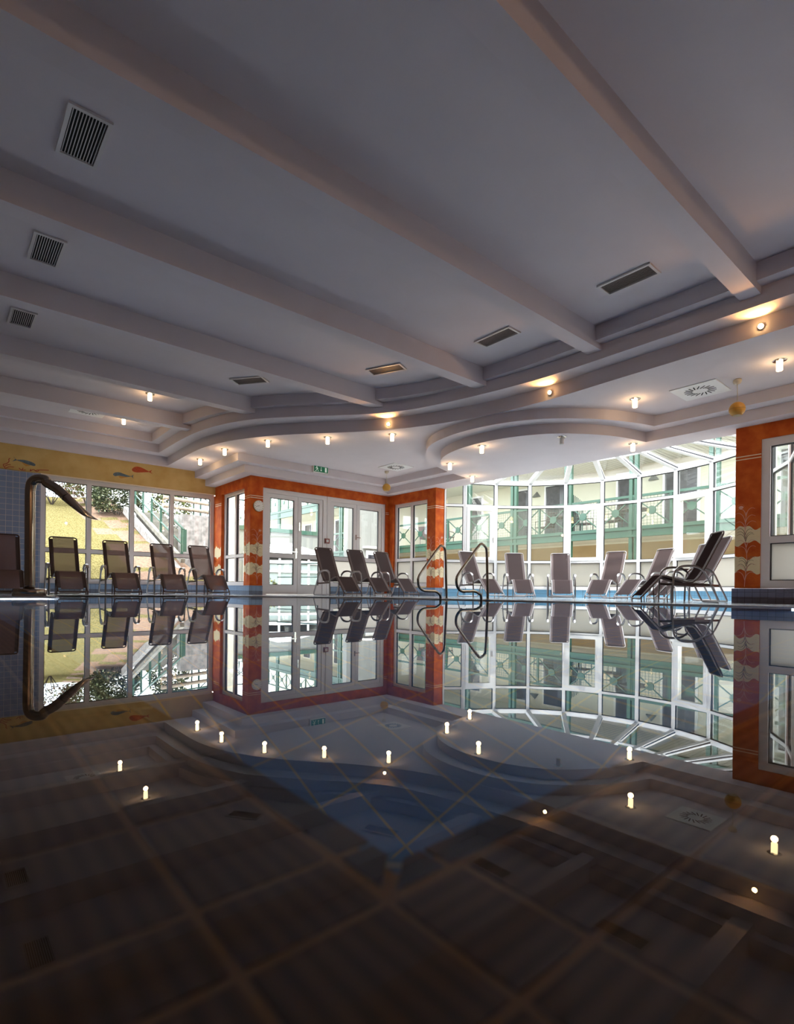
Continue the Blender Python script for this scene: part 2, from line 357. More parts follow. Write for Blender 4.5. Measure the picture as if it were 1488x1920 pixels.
# ---------------------------------------------------------------- floor, rim, pool
RIM = [(-3, 8.72), (1.25, 8.72), (1.3, 8.8), (1.3, 9.93), (3.26, 9.93), (4.03, 9.68), (4.6, 9.35), (5.24, 8.85), (5.75, 8.25), (6.13, 7.72), (6.42, 7.15), (6.55, 6.6), (6.68, 6.0), (6.80, 5.5), (6.93, 5.0), (7.08, 4.2), (7.22, 3.4), (7.35, 2.6), (7.45, 1.8), (7.5, -3)]
CC, CR = (8.90, 5.86), 3.67
ANG = [70.5, 57.3, 43.6, 29.8, 16.1, 2.6, -10.9, -24.5, -38, -51.5, -65, -77]
def cpt(a, r=CR): return (CC[0] + r * cos(radians(a)), CC[1] + r * sin(radians(a)))
FL = RIM + [(9.6, -3)] + [(9.6, 2.35)] + [cpt(a, CR + .06) for a in ANG[::-1]] + [(9.66, 9.6), (9.6, 11.6), (5.5, 11.6), (5.5, 13.6), (-3, 13.6)]
bm = B(); prism(bm, FL, -.12, .012); struct(mk('floor', bm, M_floor))
def offs(P, d):
    out = []
    for i, p in enumerate(P):
        a = Vector(P[max(i - 1, 0)]); b_ = Vector(P[min(i + 1, len(P) - 1)]); t = (b_ - a).normalized()
        out.append((p[0] + t.y * -d, p[1] + t.x * d))
    return out
bm = B(); R2 = offs(RIM, .16)
for i in range(len(RIM) - 1):
    q = [RIM[i], RIM[i + 1], R2[i + 1], R2[i]]
    vs = [bm.verts.new((p[0], p[1], z)) for z in (.0, .016) for p in q]
    for f in ((0, 1, 2, 3), (4, 7, 6, 5), (0, 4, 5, 1), (2, 6, 7, 3)): bm.faces.new([vs[k] for k in f])
struct(mk('trim_14', bm, M_rimw), 'white rim strip along the far edge of the pool')
PX, PY = .235, .272       # near inner corner of the pool
bm = B(); POOL = [(PX, PY), (7.44, PY)] + RIM[::-1][1:-2] + [(PX, 8.72)]
prism(bm, POOL, -1.34, -1.30); struct(mk('floor_pool_bottom', bm, M_pool))
bm = B()
box(bm, PX - .012, PX, PY, 8.7, -1.3, -.045); box(bm, PX - .012, 7.44, PY - .012, PY, -1.3, -.045)
for i in range(2, len(RIM) - 2): obox(bm, RIM[i], RIM[i + 1], .02, -1.3, -.12)
struct(mk('wall_pool', bm, M_poolw))
# submerged foreground tiles
bm = B()
box(bm, -3, PX - .012, -3, 8.72, -.30, -.043); box(bm, PX - .012, 7.5, -3, PY - .012, -.30, -.043)
struct(mk('floor_overflow', bm, M_grout))
g = .0035; zt = -.040
def tl(bm, x0, x1, y0, y1): box(bm, x0 + g, x1 - g, y0 + g, y1 - g, -.05, zt)
ba, bb = B(), B()
xs = [.20, .11] + [.11 - .125 * k for k in range(1, 12)]; ys = [.24, .147] + [.147 - .125 * k for k in range(1, 12)]
yl = [.30 + .125 * k for k in range(0, 26)]; xl = [.262 + .125 * k for k in range(0, 26)]
for i in range(len(xs) - 1):
    for k in range(len(yl) - 1): tl(ba, xs[i + 1], xs[i], yl[k], yl[k + 1])
for i in range(len(ys) - 1):
    for k in range(len(xl) - 1): tl(bb, xl[k], xl[k + 1], ys[i + 1], ys[i])
yc = [.30] + ys; xc = [.262] + xs
for i in range(len(xs) - 1):
    for k in range(len(yc) - 1):
        if i <= k - 1: tl(bb if i < k - 1 else ba, xs[i + 1], xs[i], yc[k + 1], yc[k])
        else: tl(ba, xs[i + 1], xs[i], yc[k + 1], yc[k])
for k in range(1, len(yc) - 1): tl(bb, .20, .262, yc[k + 1], yc[k])
struct(mk('floor_ribbed_left', ba, M_ribx)); struct(mk('floor_ribbed_right', bb, M_riby))
bm = B(); g = .003
for k in range(0, 60): tl(bm, .2035, .2365, .30 + .25 * k, .55 + .25 * k) if .55 + .25 * k < 8.7 else None
for k in range(0, 28): tl(bm, .255 + .25 * k, .505 + .25 * k, .2435, .2735)
prism(bm, [(.2065, .2545), (.2320, .2800), (.2320, .2960), (.2065, .2960)], -.05, zt)
prism(bm, [(.2120, .2465), (.2375, .2700), (.2520, .2700), (.2520, .2465)], -.05, zt)
struct(mk('trim_15', bm, M_navy), 'navy tiles edging the near corner of the pool under water')

# water: one flat dielectric surface, very slightly rippled
m, n, out = nodes('pool_water_surface')
gl = n.nodes.new('ShaderNodeBsdfGlass'); val(gl, 'IOR', 1.333); val(gl, 'Roughness', 0); val(gl, 'Color', (.97, .985, .99, 1))
tc = n.nodes.new('ShaderNodeTexCoord'); nz = n.nodes.new('ShaderNodeTexNoise'); val(nz, 'Scale', 2.2); val(nz, 'Detail', 2)
ms = n.nodes.new('ShaderNodeTexNoise'); val(ms, 'Scale', .35); ms.inputs['Detail'].default_value = 1
rr = n.nodes.new('ShaderNodeValToRGB'); rr.color_ramp.elements[0].position = .52; rr.color_ramp.elements[1].position = .75
mu = n.nodes.new('ShaderNodeMath'); mu.operation = 'MULTIPLY'
n.links.new(tc.outputs['Object'], nz.inputs['Vector']); n.links.new(tc.outputs['Object'], ms.inputs['Vector']); n.links.new(ms.outputs['Fac'], rr.inputs[0])
n.links.new(nz.outputs['Fac'], mu.inputs[0]); n.links.new(rr.outputs[0], mu.inputs[1])
bp = n.nodes.new('ShaderNodeBump'); val(bp, 'Strength', .5); val(bp, 'Distance', .0012)
n.links.new(mu.outputs[0], bp.inputs['Height']); n.links.new(bp.outputs[0], gl.inputs['Normal'])
n.links.new(gl.outputs[0], out.inputs['Surface'])
bm = B(); vs = [bm.verts.new((p[0], p[1], 0)) for p in offs(RIM, .05) + [(-3, -3)]]
for tri in tessellate_polygon([[Vector((v.co.x, v.co.y, 0)) for v in vs]]): bm.faces.new([vs[i] for i in tri])
for f in bm.faces:
    f.normal_update()
    if f.normal.z < 0: f.normal_flip()
me = bpy.data.meshes.new('pool_water'); bm.to_mesh(me); bm.free(); me.materials.append(m)
wt = bpy.data.objects.new('pool_water', me); COL.objects.link(wt)
tag(wt, 'still clear pool water mirroring the ceiling and windows', 'water', kind='stuff')

# ---------------------------------------------------------------- windows and doors
def unit(name, a, b, z0, z1, cols, rows, fw=.075, mw=.08, dep=.08, glass=None, inner_sash=(), off=0, root=None, fm=None, gap=None):
    """frame with panes from plan point a to b. cols = list of mullion fractions, rows = transom heights"""
    A, Bv = Vector(a), Vector(b); d = (Bv - A).normalized(); L = (Bv - A).length
    P = lambda s: (A.x + d.x * s, A.y + d.y * s)
    bm = B()
    obox(bm, P(0), P(fw), dep, z0, z1, off); obox(bm, P(L - fw), P(L), dep, z0, z1, off)
    obox(bm, P(fw), P(L - fw), dep, z0, z0 + fw, off); obox(bm, P(fw), P(L - fw), dep, z1 - fw, z1, off)
    cs = [fw / 2] + [c * L for c in cols] + [L - fw / 2]
    for c in cols: obox(bm, P(c * L - mw / 2), P(c * L + mw / 2), dep, z0 + fw, z1 - fw, off)
    zs = [z0 + fw / 2] + list(rows) + [z1 - fw / 2]
    for i in range(len(cs) - 1):
        s0 = cs[i] + (fw if i == 0 else mw) / 2; s1 = cs[i + 1] - (fw if i == len(cs) - 2 else mw) / 2
        for zr in rows: obox(bm, P(s0), P(s1), dep * .95, zr - mw / 2, zr + mw / 2, off)
    fr = mk(name, bm, fm or M_frame)
    for i in range(len(cs) - 1):
        s0 = cs[i] + (fw if i == 0 else mw) / 2; s1 = cs[i + 1] - (fw if i == len(cs) - 2 else mw) / 2
        for k in range(len(zs) - 1):
            y0 = zs[k] + (fw if k == 0 else mw) / 2; y1 = zs[k + 1] - (fw if k == len(zs) - 2 else mw) / 2
            gm = glass(i, k) if callable(glass) else (glass or M_glass)
            bm = B(); obox(bm, P(s0 + .004), P(s1 - .004), .008, y0 + .004, y1 - .004, off)
            mk('pane', bm, gm, fr)
            bm = B(); e = .012
            obox(bm, P(s0), P(s0 + e), dep * .5, y0, y1, off); obox(bm, P(s1 - e), P(s1), dep * .5, y0, y1, off)
            obox(bm, P(s0 + e), P(s1 - e), dep * .5, y0, y0 + e, off); obox(bm, P(s0 + e), P(s1 - e), dep * .5, y1 - e, y1, off)
            mk('glazing_seal', bm, M_gasket, fr)
            if (i, k) in inner_sash:
                bm = B(); w = .085; q0, q1, r0, r1 = s0, s1, y0, y1
                obox(bm, P(q0), P(q0 + w), dep * 1.3, r0, r1, off); obox(bm, P(q1 - w), P(q1), dep * 1.3, r0, r1, off)
                obox(bm, P(q0 + w), P(q1 - w), dep * 1.3, r0, r0 + w, off); obox(bm, P(q0 + w), P(q1 - w), dep * 1.3, r1 - w, r1, off)
                sh = mk('sash', bm, fm or M_frame, fr)
                bm = B(); hp = P(q1 - w * .5); nn = Vector((d.y, -d.x)); h0 = Vector((hp[0], hp[1])) + nn * .09
                zm = (r0 + r1) / 2 - .1
                bar(bm, (hp[0] + nn.x * .05, hp[1] + nn.y * .05, zm), (h0.x, h0.y, zm), .02); bar(bm, (h0.x, h0.y, zm + .01), (h0.x, h0.y, zm - .12), .02)
                mk('handle', bm, M_frame, sh)
    return fr
struct(unit('window_1', (1.63, YN + .12), (XS, YN + .12), .22, 2.5, [.2455, .482, .722], [.93], fw=.10, mw=.085, dep=.10))
struct(unit('window_2', (XS + .12, 13.04), (XS + .12, 11.73), .22, 2.47, [.5], [.92], fw=.085, mw=.07, dep=.09))
frost = lambda i, k: M_frost if k == 0 else M_glass
struct(unit('window_3', (XE + .12, 11.24), (XE + .12, 9.90), .25, 2.455, [.5], [.95], fw=.085, mw=.08, dep=.09, glass=frost))
struct(unit('window_4', (XE + .07, 2.66), (XE + .07, -.5), .24, 2.47, [.5], [.96], fw=.115, mw=.10, dep=.11, glass=frost))
# double door
def door_leaf(par, x0, x1, z0, z1, y, low, lname='door_leaf', rail=.10, lo=M_glass, hi=M_glass):
    bm = B(); s = .095
    box(bm, x0, x0 + s, y, y + .06, z0, z1); box(bm, x1 - s, x1, y, y + .06, z0, z1)
    box(bm, x0 + s, x1 - s, y, y + .06, z0, z0 + low); box(bm, x0 + s, x1 - s, y, y + .06, z1 - s, z1)
    box(bm, x0 + s, x1 - s, y + .002, y + .058, .93 - rail / 2, .93 + rail / 2)
    lf = mk(lname, bm, M_frame, par)
    for zz0, zz1, gm in ((z0 + low, .93 - rail / 2, lo), (.93 + rail / 2, z1 - s, hi)):
        bm = B(); box(bm, x0 + s + .003, x1 - s - .003, y + .025, y + .033, zz0 + .003, zz1 - .003); mk('pane', bm, gm, lf)
        bm = B(); e = .012
        box(bm, x0 + s, x0 + s + e, y + .01, y + .05, zz0, zz1); box(bm, x1 - s - e, x1 - s, y + .01, y + .05, zz0, zz1)
        box(bm, x0 + s + e, x1 - s - e, y + .01, y + .05, zz0, zz0 + e); box(bm, x0 + s + e, x1 - s - e, y + .01, y + .05, zz1 - e, zz1)
        mk('glazing_seal', bm, M_gasket, lf)
    return lf
def frame3(name, x0, x1, z0, z1, y, w):
    bm = B(); box(bm, x0, x0 + w, y, y + .11, z0, z1); box(bm, x1 - w, x1, y, y + .11, z0, z1); box(bm, x0 + w, x1 - w, y, y + .11, z1 - w, z1)
    box(bm, x0 + w, x1 - w, y, y + .11, z0, z0 + .02)
    return struct(mk(name, bm, M_frame))
d1 = frame3('door_1', 5.66, 7.40, .0, 2.47, YD + .03, .105)
l1 = door_leaf(d1, 5.77, 6.59, .025, 2.36, YD + .05, .22); l2 = door_leaf(d1, 6.60, 7.29, .025, 2.36, YD + .05, .22)
bm = B(); box(bm, 6.53, 6.57, YD + .035, YD + .05, .88, 1.12); bar(bm, (6.55, YD + .04, 1.03), (6.55, YD - .02, 1.03), .018); bar(bm, (6.56, YD - .02, 1.03), (6.42, YD - .02, 1.03), .018)
mk('door_handle', bm, M_chrome, l1)
bm = B(); box(bm, 6.62, 6.65, YD + .035, YD + .05, 1.55, 1.75); mk('door_lock', bm, M_chrome, l2)
d2 = frame3('door_2', 7.42, 9.27, .0, 2.47, YD + .03, .11)
l3 = door_leaf(d2, 7.53, 8.33, .22, 2.36, YD + .05, .10, lo=M_frost); l4 = door_leaf(d2, 8.34, 9.16, .22, 2.36, YD + .05, .10, lo=M_frost)
bm = B(); box(bm, 8.30, 8.33, YD + .035, YD + .05, 1.45, 1.58); bar(bm, (8.315, YD + .04, 1.5), (8.315, YD - .01, 1.5), .016); bar(bm, (8.315, YD - .01, 1.5), (8.42, YD - .01, 1.5), .016)
mk('door_handle', bm, M_chrome, l3)
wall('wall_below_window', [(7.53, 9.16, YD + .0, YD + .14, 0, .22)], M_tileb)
# conservatory
EV, T1, T2, SILL = 2.90, 2.30, .90, .22
bm = B()
for i in range(len(ANG) - 1): obox(bm, cpt(ANG[i], CR - .02), cpt(ANG[i + 1], CR - .02), .16, 0, SILL - .02)
obox(bm, (9.66, 9.64), cpt(ANG[0], CR - .02), .16, 0, SILL - .02)
struct(mk('baseboard_conservatory', bm, tilemat('light_blue_plinth_tile', (.20, .42, .60), (.12, .20, .28), .1, .1, 'wall', .003, .2, var=.05)))
bm = B()
for i in range(len(ANG) - 1): obox(bm, cpt(ANG[i], CR - .03), cpt(ANG[i + 1], CR - .03), .22, SILL - .02, SILL + .02)
obox(bm, (9.66, 9.64), cpt(ANG[0], CR - .03), .22, SILL - .02, SILL + .02)
struct(mk('trim_16', bm, M_white), 'white sill board under the curved glass wall')
APEX = Vector((9.80, 5.92, 3.55))
pts = [(9.70, 9.62)] + [cpt(a) for a in ANG]
def cglass(i):
    return lambda c, k: (M_frost if k == 0 else (M_glassg if k == 2 else (M_glass if i in (0, 4, 8, 9) else M_glassh)))
for i in range(len(pts) - 1):
    w = unit('window_%d' % (5 + i), pts[i], pts[i + 1], SILL + .02, EV, [], [T2, T1], fw=.042, mw=.055, dep=.09, glass=cglass(i), fm=M_white,
             inner_sash=((0, 1),) if i in (1, 4, 7) else ())
    struct(w, 'tall section of the curved glass wall')
for i in range(1, len(pts)):
    # roof bay: rafter from post i to the crown, and the pane between it and the next
    p = Vector((pts[i][0], pts[i][1], EV + .03)); q = APEX + (p - APEX) * .12
    bm = B(); bar(bm, p, q, .10, .09)
    if i < len(pts) - 1:
        p2 = Vector((pts[i + 1][0], pts[i + 1][1], EV + .03)); bar(bm, p, p2, .07, .07)
        q2 = APEX + (p2 - APEX) * .12; bar(bm, APEX + (p - APEX) * .62, APEX + (p2 - APEX) * .62, .05, .05)
    rf = struct(mk('window_%d' % (20 + i), bm, M_white), 'bay of the glazed conservatory roof')
    if i < len(pts) - 1:
        bm = B(); u_ = Vector((0, 0, .05)); vs = [bm.verts.new(x) for x in (p + u_, p2 + u_, q2 + u_, q + u_)]; bm.faces.new(vs)
        bmesh.ops.solidify(bm, geom=bm.faces[:], thickness=.008); mk('roof_pane', bm, M_glass, rf)
        bm = B(); sd = (p2 - p).normalized() * .058 + Vector((0, 0, -.01)); bar(bm, p + sd, q + sd * .4, .012, .025); mk('glazing_seal', bm, M_gasket, rf)
# ---------------------------------------------------------------- painted decoration on walls and columns
def ribbon(bm, P, w, to3, t=.002, taper=False):
    """painted stroke; P in wall plane (u, z)"""
    P = [Vector((p[0], p[1], 0)) for p in P]; N = len(P); L = []; R = []
    for i, p in enumerate(P):
        d = (P[min(i + 1, N - 1)] - P[max(i - 1, 0)]).normalized(); nn = Vector((-d.y, d.x, 0)); ww = w * (1 - .6 * i / (N - 1)) if taper else w
        L.append(p + nn * ww / 2); R.append(p - nn * ww / 2)
    for i in range(N - 1):
        vs = [bm.verts.new(to3(q.x, q.y, t)) for q in (L[i], L[i + 1], R[i + 1], R[i])]; bm.faces.new(vs)
def poly(bm, P, to3, t=.002):
    vs = [bm.verts.new(to3(p[0], p[1], t)) for p in P]
    for tri in tessellate_polygon([[Vector((p[0], p[1], 0)) for p in P]]):
        bm.faces.new([vs[i] for i in tri])
NW = lambda u, z, t: (u, YN - t, z)
def murals(par):
    F = [('painted_fish', [(1.217, 2.718), (1.326, 2.74), (1.427, 2.73), (1.501, 2.706), (1.539, 2.674), (1.517, 2.642), (1.464, 2.647), (1.391, 2.662), (1.299, 2.692)], [(1.225, 2.715), (1.154, 2.788), (1.195, 2.735), (1.141, 2.677)], [(1.299, 2.69), (1.391, 2.662), (1.455, 2.639), (1.373, 2.612), (1.327, 2.652)], M_fblue, 'blue and ochre fish painted above the tiled wall'),
         ('painted_fish', [(2.998, 2.687), (3.041, 2.734), (3.13, 2.752), (3.219, 2.731), (3.333, 2.704), (3.401, 2.704), (3.31, 2.672), (3.22, 2.668), (3.108, 2.671), (3.042, 2.652)], [(3.38, 2.701), (3.429, 2.745), (3.412, 2.695), (3.429, 2.645)], [(3.108, 2.675), (3.22, 2.668), (3.31, 2.668), (3.176, 2.622), (3.135, 2.626)], M_fblue, 'blue and ochre fish painted beside the red one'),
         ('painted_fish', [(3.391, 2.855), (3.434, 2.912), (3.514, 2.941), (3.608, 2.926), (3.702, 2.89), (3.762, 2.856), (3.655, 2.831), (3.516, 2.805), (3.423, 2.811)], [(3.745, 2.86), (3.833, 2.915), (3.80, 2.862), (3.841, 2.818)], None, M_fred, 'red fish painted above the window')]
    for nm, body, tail, belly, mm, lb in F:
        bm = B(); poly(bm, [tuple(p)[:2] for p in cat([(a, b, 0) for a, b in body], 4, True)], NW); poly(bm, tail, NW); f = mk(nm, bm, mm, par); f['label'] = lb
        if belly: bm = B(); poly(bm, belly, lambda u, z, t: NW(u, z, .003)); mk('fish_belly', bm, M_fbelly, f)
        hx, hz = (body[4] if body[0][0] < 1.3 else body[0]); s_ = -1 if body[0][0] < 1.3 else 1
        bm = B(); ribbon(bm, [(hx + s_ * .07, hz + .045), (hx + s_ * .055, hz + .01), (hx + s_ * .065, hz - .02)], .006, lambda u, z, t: NW(u, z, .003)); lathe_c = (hx + s_ * .03, hz + .012)
        poly(bm, [(lathe_c[0] + .007 * cos(k), lathe_c[1] + .007 * sin(k)) for k in (0, 1, 2, 3, 4, 5)], lambda u, z, t: NW(u, z, .003)); mk('fish_markings', bm, M_plantd, f)
    for nm, strokes in (('painted_coral', [[(1.032, 2.519), (.996, 2.589), (1.049, 2.619), (1.09, 2.67), (1.085, 2.71), (1.11, 2.737)], [(1.032, 2.519), (1.093, 2.561), (1.174, 2.567)], [(1.02, 2.56), (1.075, 2.60), (1.12, 2.605)]]),
                        ('painted_coral', [[(1.255, 2.564), (1.28, 2.54), (1.309, 2.528), (1.373, 2.538)], [(1.309, 2.528), (1.327, 2.575)]]),
                        ('painted_coral', [[(1.447, 2.527), (1.456, 2.572)], [(1.447, 2.527), (1.502, 2.568), (1.54, 2.55), (1.577, 2.569), (1.671, 2.583), (1.776, 2.592)], [(1.52, 2.56), (1.56, 2.535), (1.6, 2.56)]])):
        bm = B()
        for st in strokes: ribbon(bm, [tuple(p)[:2] for p in cat([(a, b, 0) for a, b in st], 4)], .013, NW)
        mk(nm, bm, M_coral, par)
murals(wn)
def column_art(par, to3, u0, u1, cu, seed, flip=False, plant=True, zs=1.0):
    rnd = random.Random(seed); W_ = u1 - u0
    for zc, h in ((1.04, .24), (.60, .22)):
        bm = B(); N = 14; top = []; bot = []
        a, b_, c = rnd.random() * 6, rnd.random() * 6, rnd.random() * 6
        for i in range(N + 1):
            u = u0 + W_ * i / N; top.append((u, zc + h / 2 + .03 * sin(u * 17 + a) + .016 * sin(u * 44 + b_))); bot.append((u, zc - h / 2 + .03 * sin(u * 15 + c) + .016 * sin(u * 41 + a)))
        for i in range(N): bm.faces.new([bm.verts.new(to3(p[0], p[1], .0025)) for p in (top[i], top[i + 1], bot[i + 1], bot[i])])
        mk('painted_wave', bm, M_cream, par)
    bm = B()
    for z in (2.20, 2.245): poly(bm, [(u0, z), (u1, z), (u1, z + .014), (u0, z + .014)], to3)
    mk('painted_line', bm, M_line, par)
    if plant:
        for bands, mm in (((.30, .62, .78, 1.02, 1.18, 1.62), M_plant), ((.62, .78, 1.02, 1.18), M_plantd)):
            bm = B()
            def stem(z): return cu + .014 * sin(z * 7)
            if mm is M_plant: ribbon(bm, [(stem(.26 + .063 * k), .26 + .063 * k) for k in range(19)], .008, to3, .0035)
            zz = [.34, .46, .74, .84, 1.12, 1.22, 1.33] if mm is M_plant else [.50, .55, .60, .93, .98, 1.04]
            for z in zz:
                for s_ in (-1, 1):
                    sz = (.10 + .03 * rnd.random()) * zs * (1 if mm is M_plant else .8); dz = rnd.random() * .03
                    P = [(stem(z), z + dz), (stem(z) + s_ * sz * .25, z + dz + sz * .75), (stem(z) + s_ * sz * .7, z + dz + sz * 1.1), (stem(z) + s_ * sz * 1.15, z + dz + sz * .95)]
                    P = [(min(max(p[0], u0 + .005), u1 - .005), p[1]) for p in P]
                    ribbon(bm, [tuple(p)[:2] for p in cat([(a, b2, 0) for a, b2 in P], 5)], .009, to3, .0035, True)
            if mm is M_plant:
                poly(bm, [(cu + .07 + .035 * cos(t), 1.47 + .03 * sin(t)) for t in (0, .5, 1, 1.6, 2.1, 2.6, 3.1)] + [(cu + .07, 1.44)], to3, .0035)
                for k in range(7): t = .2 + k * .42; poly(bm, [(cu + .07 + .05 * cos(t) + a, 1.47 + .048 * sin(t) + b2) for a, b2 in ((0, 0), (.006, 0), (.006, .006), (0, .006))], to3, .0035)
            mk('painted_plant', bm, mm, par)
column_art(cl, lambda u, z, t: (u, YD - t, z), XS, 5.66, 5.52, 3)
pf = bpy.data.objects['wall_northwest']
column_art(pf, lambda u, z, t: (XS - t, u, z), 11.42, 11.73, 11.58, 4, zs=.8)
column_art(pf, lambda u, z, t: (XS - t, u, z), 13.04, YN, 13.2, 8, plant=False)
we = bpy.data.objects['wall_east']
column_art(we, lambda u, z, t: (XE - t, u, z), 9.6, 9.9, 9.75, 5)
column_art(we, lambda u, z, t: (u, 9.6 - t, z), XE, XE + .31, XE + .155, 6)
column_art(bpy.data.objects['wall_northeast'], lambda u, z, t: (u, YD - t, z), 9.27, XE, 9.33, 9, plant=False)
column_art(bpy.data.objects['wall_southeast'], lambda u, z, t: (XE - t, u, z), 2.66, 3.0, 2.85, 12)
# ---------------------------------------------------------------- lounge chairs
def strip(bm, prof, y0, y1, th, mi=0):
    """ribbon following a side profile (x, z), from y0 to y1"""
    N = len(prof); T = []; Bt = []
    for i, (x, z) in enumerate(prof):
        a = Vector(prof[max(i - 1, 0)]); b = Vector(prof[min(i + 1, N - 1)]); d = (b - a).normalized(); nn = Vector((-d.y, d.x))
        T.append((x + nn.x * th / 2, z + nn.y * th / 2)); Bt.append((x - nn.x * th / 2, z - nn.y * th / 2))
    r = [[bm.verts.new((p[0], y, p[1])) for y in (y0, y1)] + [bm.verts.new((q[0], y, q[1])) for y in (y1, y0)] for p, q in zip(T, Bt)]
    for i in range(N - 1):
        for k in range(4):
            f = bm.faces.new((r[i][k], r[i][(k + 1) % 4], r[i + 1][(k + 1) % 4], r[i + 1][k])); f.material_index = mi
    bm.faces.new(r[0]); bm.faces.new(r[-1][::-1])
PROF = [tuple((p.x, p.z)) for p in cat([(-.562, 0, 1.066), (-.535, 0, 1.01), (-.49, 0, .93), (-.42, 0, .80), (-.34, 0, .65), (-.25, 0, .49), (-.15, 0, .355), (-.06, 0, .315), (.05, 0, .33), (.2, 0, .375), (.33, 0, .408), (.37, 0, .405), (.41, 0, .378), (.50, 0, .29), (.60, 0, .185), (.685, 0, .10)], 3)]
def make_chair(ms, mh, mf, marm):
    t = empty('lounge_chair')
    k0 = 0
    bm = B(); strip(bm, PROF[k0:], -.17, .17, .006); mk('sling', bm, ms, t)
    for s in (-1, 1):
        bm = B(); strip(bm, PROF[2:-1], min(s * .17, s * .213), max(s * .17, s * .213), .012); mk('sling_hem', bm, mh, t)
    bm = B(); side = [(-.555, .224, 1.045)] + [(p[0] - .003, .224, p[1] - .012) for p in PROF[2:-2:2]] + [(.70, .224, .075)]
    top = [(-.56, .207, 1.068), (-.563, .175, 1.075), (-.563, -.175, 1.075), (-.56, -.207, 1.068)]
    foot = [(.705, .215, .058), (.705, .19, .052), (.705, -.19, .052), (.705, -.215, .058)]
    loop = side[::-1] + top + [(x, -y, z) for x, y, z in side] + foot[::-1]
    pp = [Vector(q) for q in loop]; pp.append(pp[0]); tube(bm, pp, .0125, 8, caps=False)
    fr = mk('frame', bm, mf, t)
    for x, z in ((.36, .385), (-.12, .335)): bm = B(); tube(bm, [(x, -.26, z), (x, .26, z)], .01, 6); mk('cross_bar', bm, mf, t)
    for s in (-1, 1):
        bm = B(); tube(bm, [(.70, s * .235, .07), (.70, s * .235, .0)], .011, 8); mk('foot_leg', bm, mf, t); bm = B(); tube(bm, [(.52, s * .235, .26), (.50, s * .235, .0)], .009, 8); mk('foot_leg', bm, mf, t)
        bm = B(); bar(bm, (.225, s * .285, .285), (-.345, s * .285, .265), .012, .035); mk('seat_rail', bm, mf, t)
    def hoop(s): return [(.245, s * .30, .0), (.238, s * .30, .2), (.228, s * .30, .38), (.20, s * .30, .475), (.13, s * .30, .53), (.0, s * .30, .545), (-.13, s * .30, .525), (-.235, s * .30, .455), (-.30, s * .30, .34), (-.38, s * .30, .18), (-.44, s * .30, .06), (-.465, s * .275, .022), (-.475, s * .20, .016)]
    H = hoop(1) + [(-.475, 0, .016)] + hoop(-1)[::-1]
    bm = B(); c = cat(H, 4); tube(bm, c, .0155, 8); mk('armrest_frame', bm, marm, t)
    for s in (-1, 1):
        bm = B(); strip(bm, [(p.x, p.z + .014) for p in cat([(a, 0, b) for a, _, b in hoop(1)[3:8]], 4)], s * .30 - .024, s * .30 + .024, .012); mk('armrest_pad', bm, marm, t)
    return t
CH = [
    (0, 0.9, 11.53, 268.4, 'brown sling lounge chair cut off by the left edge, beside the water spout', 'l'),
    (1, 1.81, 11.45, 268.7, 'brown sling lounge chair just right of the curved steel spout', 'l'),
    (2, 2.74, 11.6, 268.5, 'brown sling lounge chair, second to the right of the steel spout', 'l'),
    (3, 3.66, 11.72, 266.9, 'brown sling lounge chair in front of the stair seen through the window', 'l'),
    (4, 4.46, 11.62, 270.4, 'sling lounge chair in front of the concrete wall, beside the orange corner', 'l'),
    (5, 6.67, 9.93, 270.3, 'taupe lounge chair in front of the double door, beside the red alarm box', 'd'),
    (6, 7.53, 9.94, 268.4, 'middle taupe lounge chair of the three before the door wall', 'd'),
    (7, 8.42, 10.04, 270.5, 'taupe lounge chair at the inner orange corner, right one of three', 'd'),
    (8, 9.5, 8.29, 256.9, 'taupe lounge chair seen behind the right steel pool handrail', 'r'),
    (9, 10.51, 7.93, 230.1, 'taupe lounge chair right of the handrails, turned slightly right', 'r'),
    (10, 11.22, 7.23, 216.0, 'taupe lounge chair facing straight on under the green framed casement', 'r'),
    (11, 11.39, 6.17, 187.1, 'taupe lounge chair turned slightly left, fourth in the curved glass bay', 'r'),
    (12, 11.31, 5.25, 160.5, 'taupe lounge chair whose foot end points at the dark chair', 'r'),
    (13, 10.63, 4.2, 155.7, 'taupe lounge chair half hidden behind the dark reclined chair', 'r'),
    (14, 8.71, 3.52, 132, 'darkest lounge chair seen from the side, nearest the orange pillar', 'k'),
    (15, 9.59, 3.7, 132, 'light framed lounge chair directly behind the dark one', 'r'),
]
protos = {}
def squash(o):
    for ch in o.children:
        for v in ch.data.vertices: v.co.x *= .92
for i, x, y, a, lb, kd in CH:
    if kd not in protos:
        o_ = make_chair(*{'l': (M_slingb, M_hemb, M_cdark, M_cframe), 'd': (M_sling, M_hem, M_cdark, M_cframe), 'r': (M_sling, M_hem, M_cframe, M_cframe), 'k': (M_slingd, M_hemb, M_cdark, M_cframe)}[kd]); protos[kd] = o_; squash(o_)
    else: o_ = copy_tree(protos[kd])
    o_.location = (x, y, .013); o_.rotation_euler = (0, 0, radians(a)); tag(o_, lb, 'lounge chair', 'sling lounge chairs around the pool')
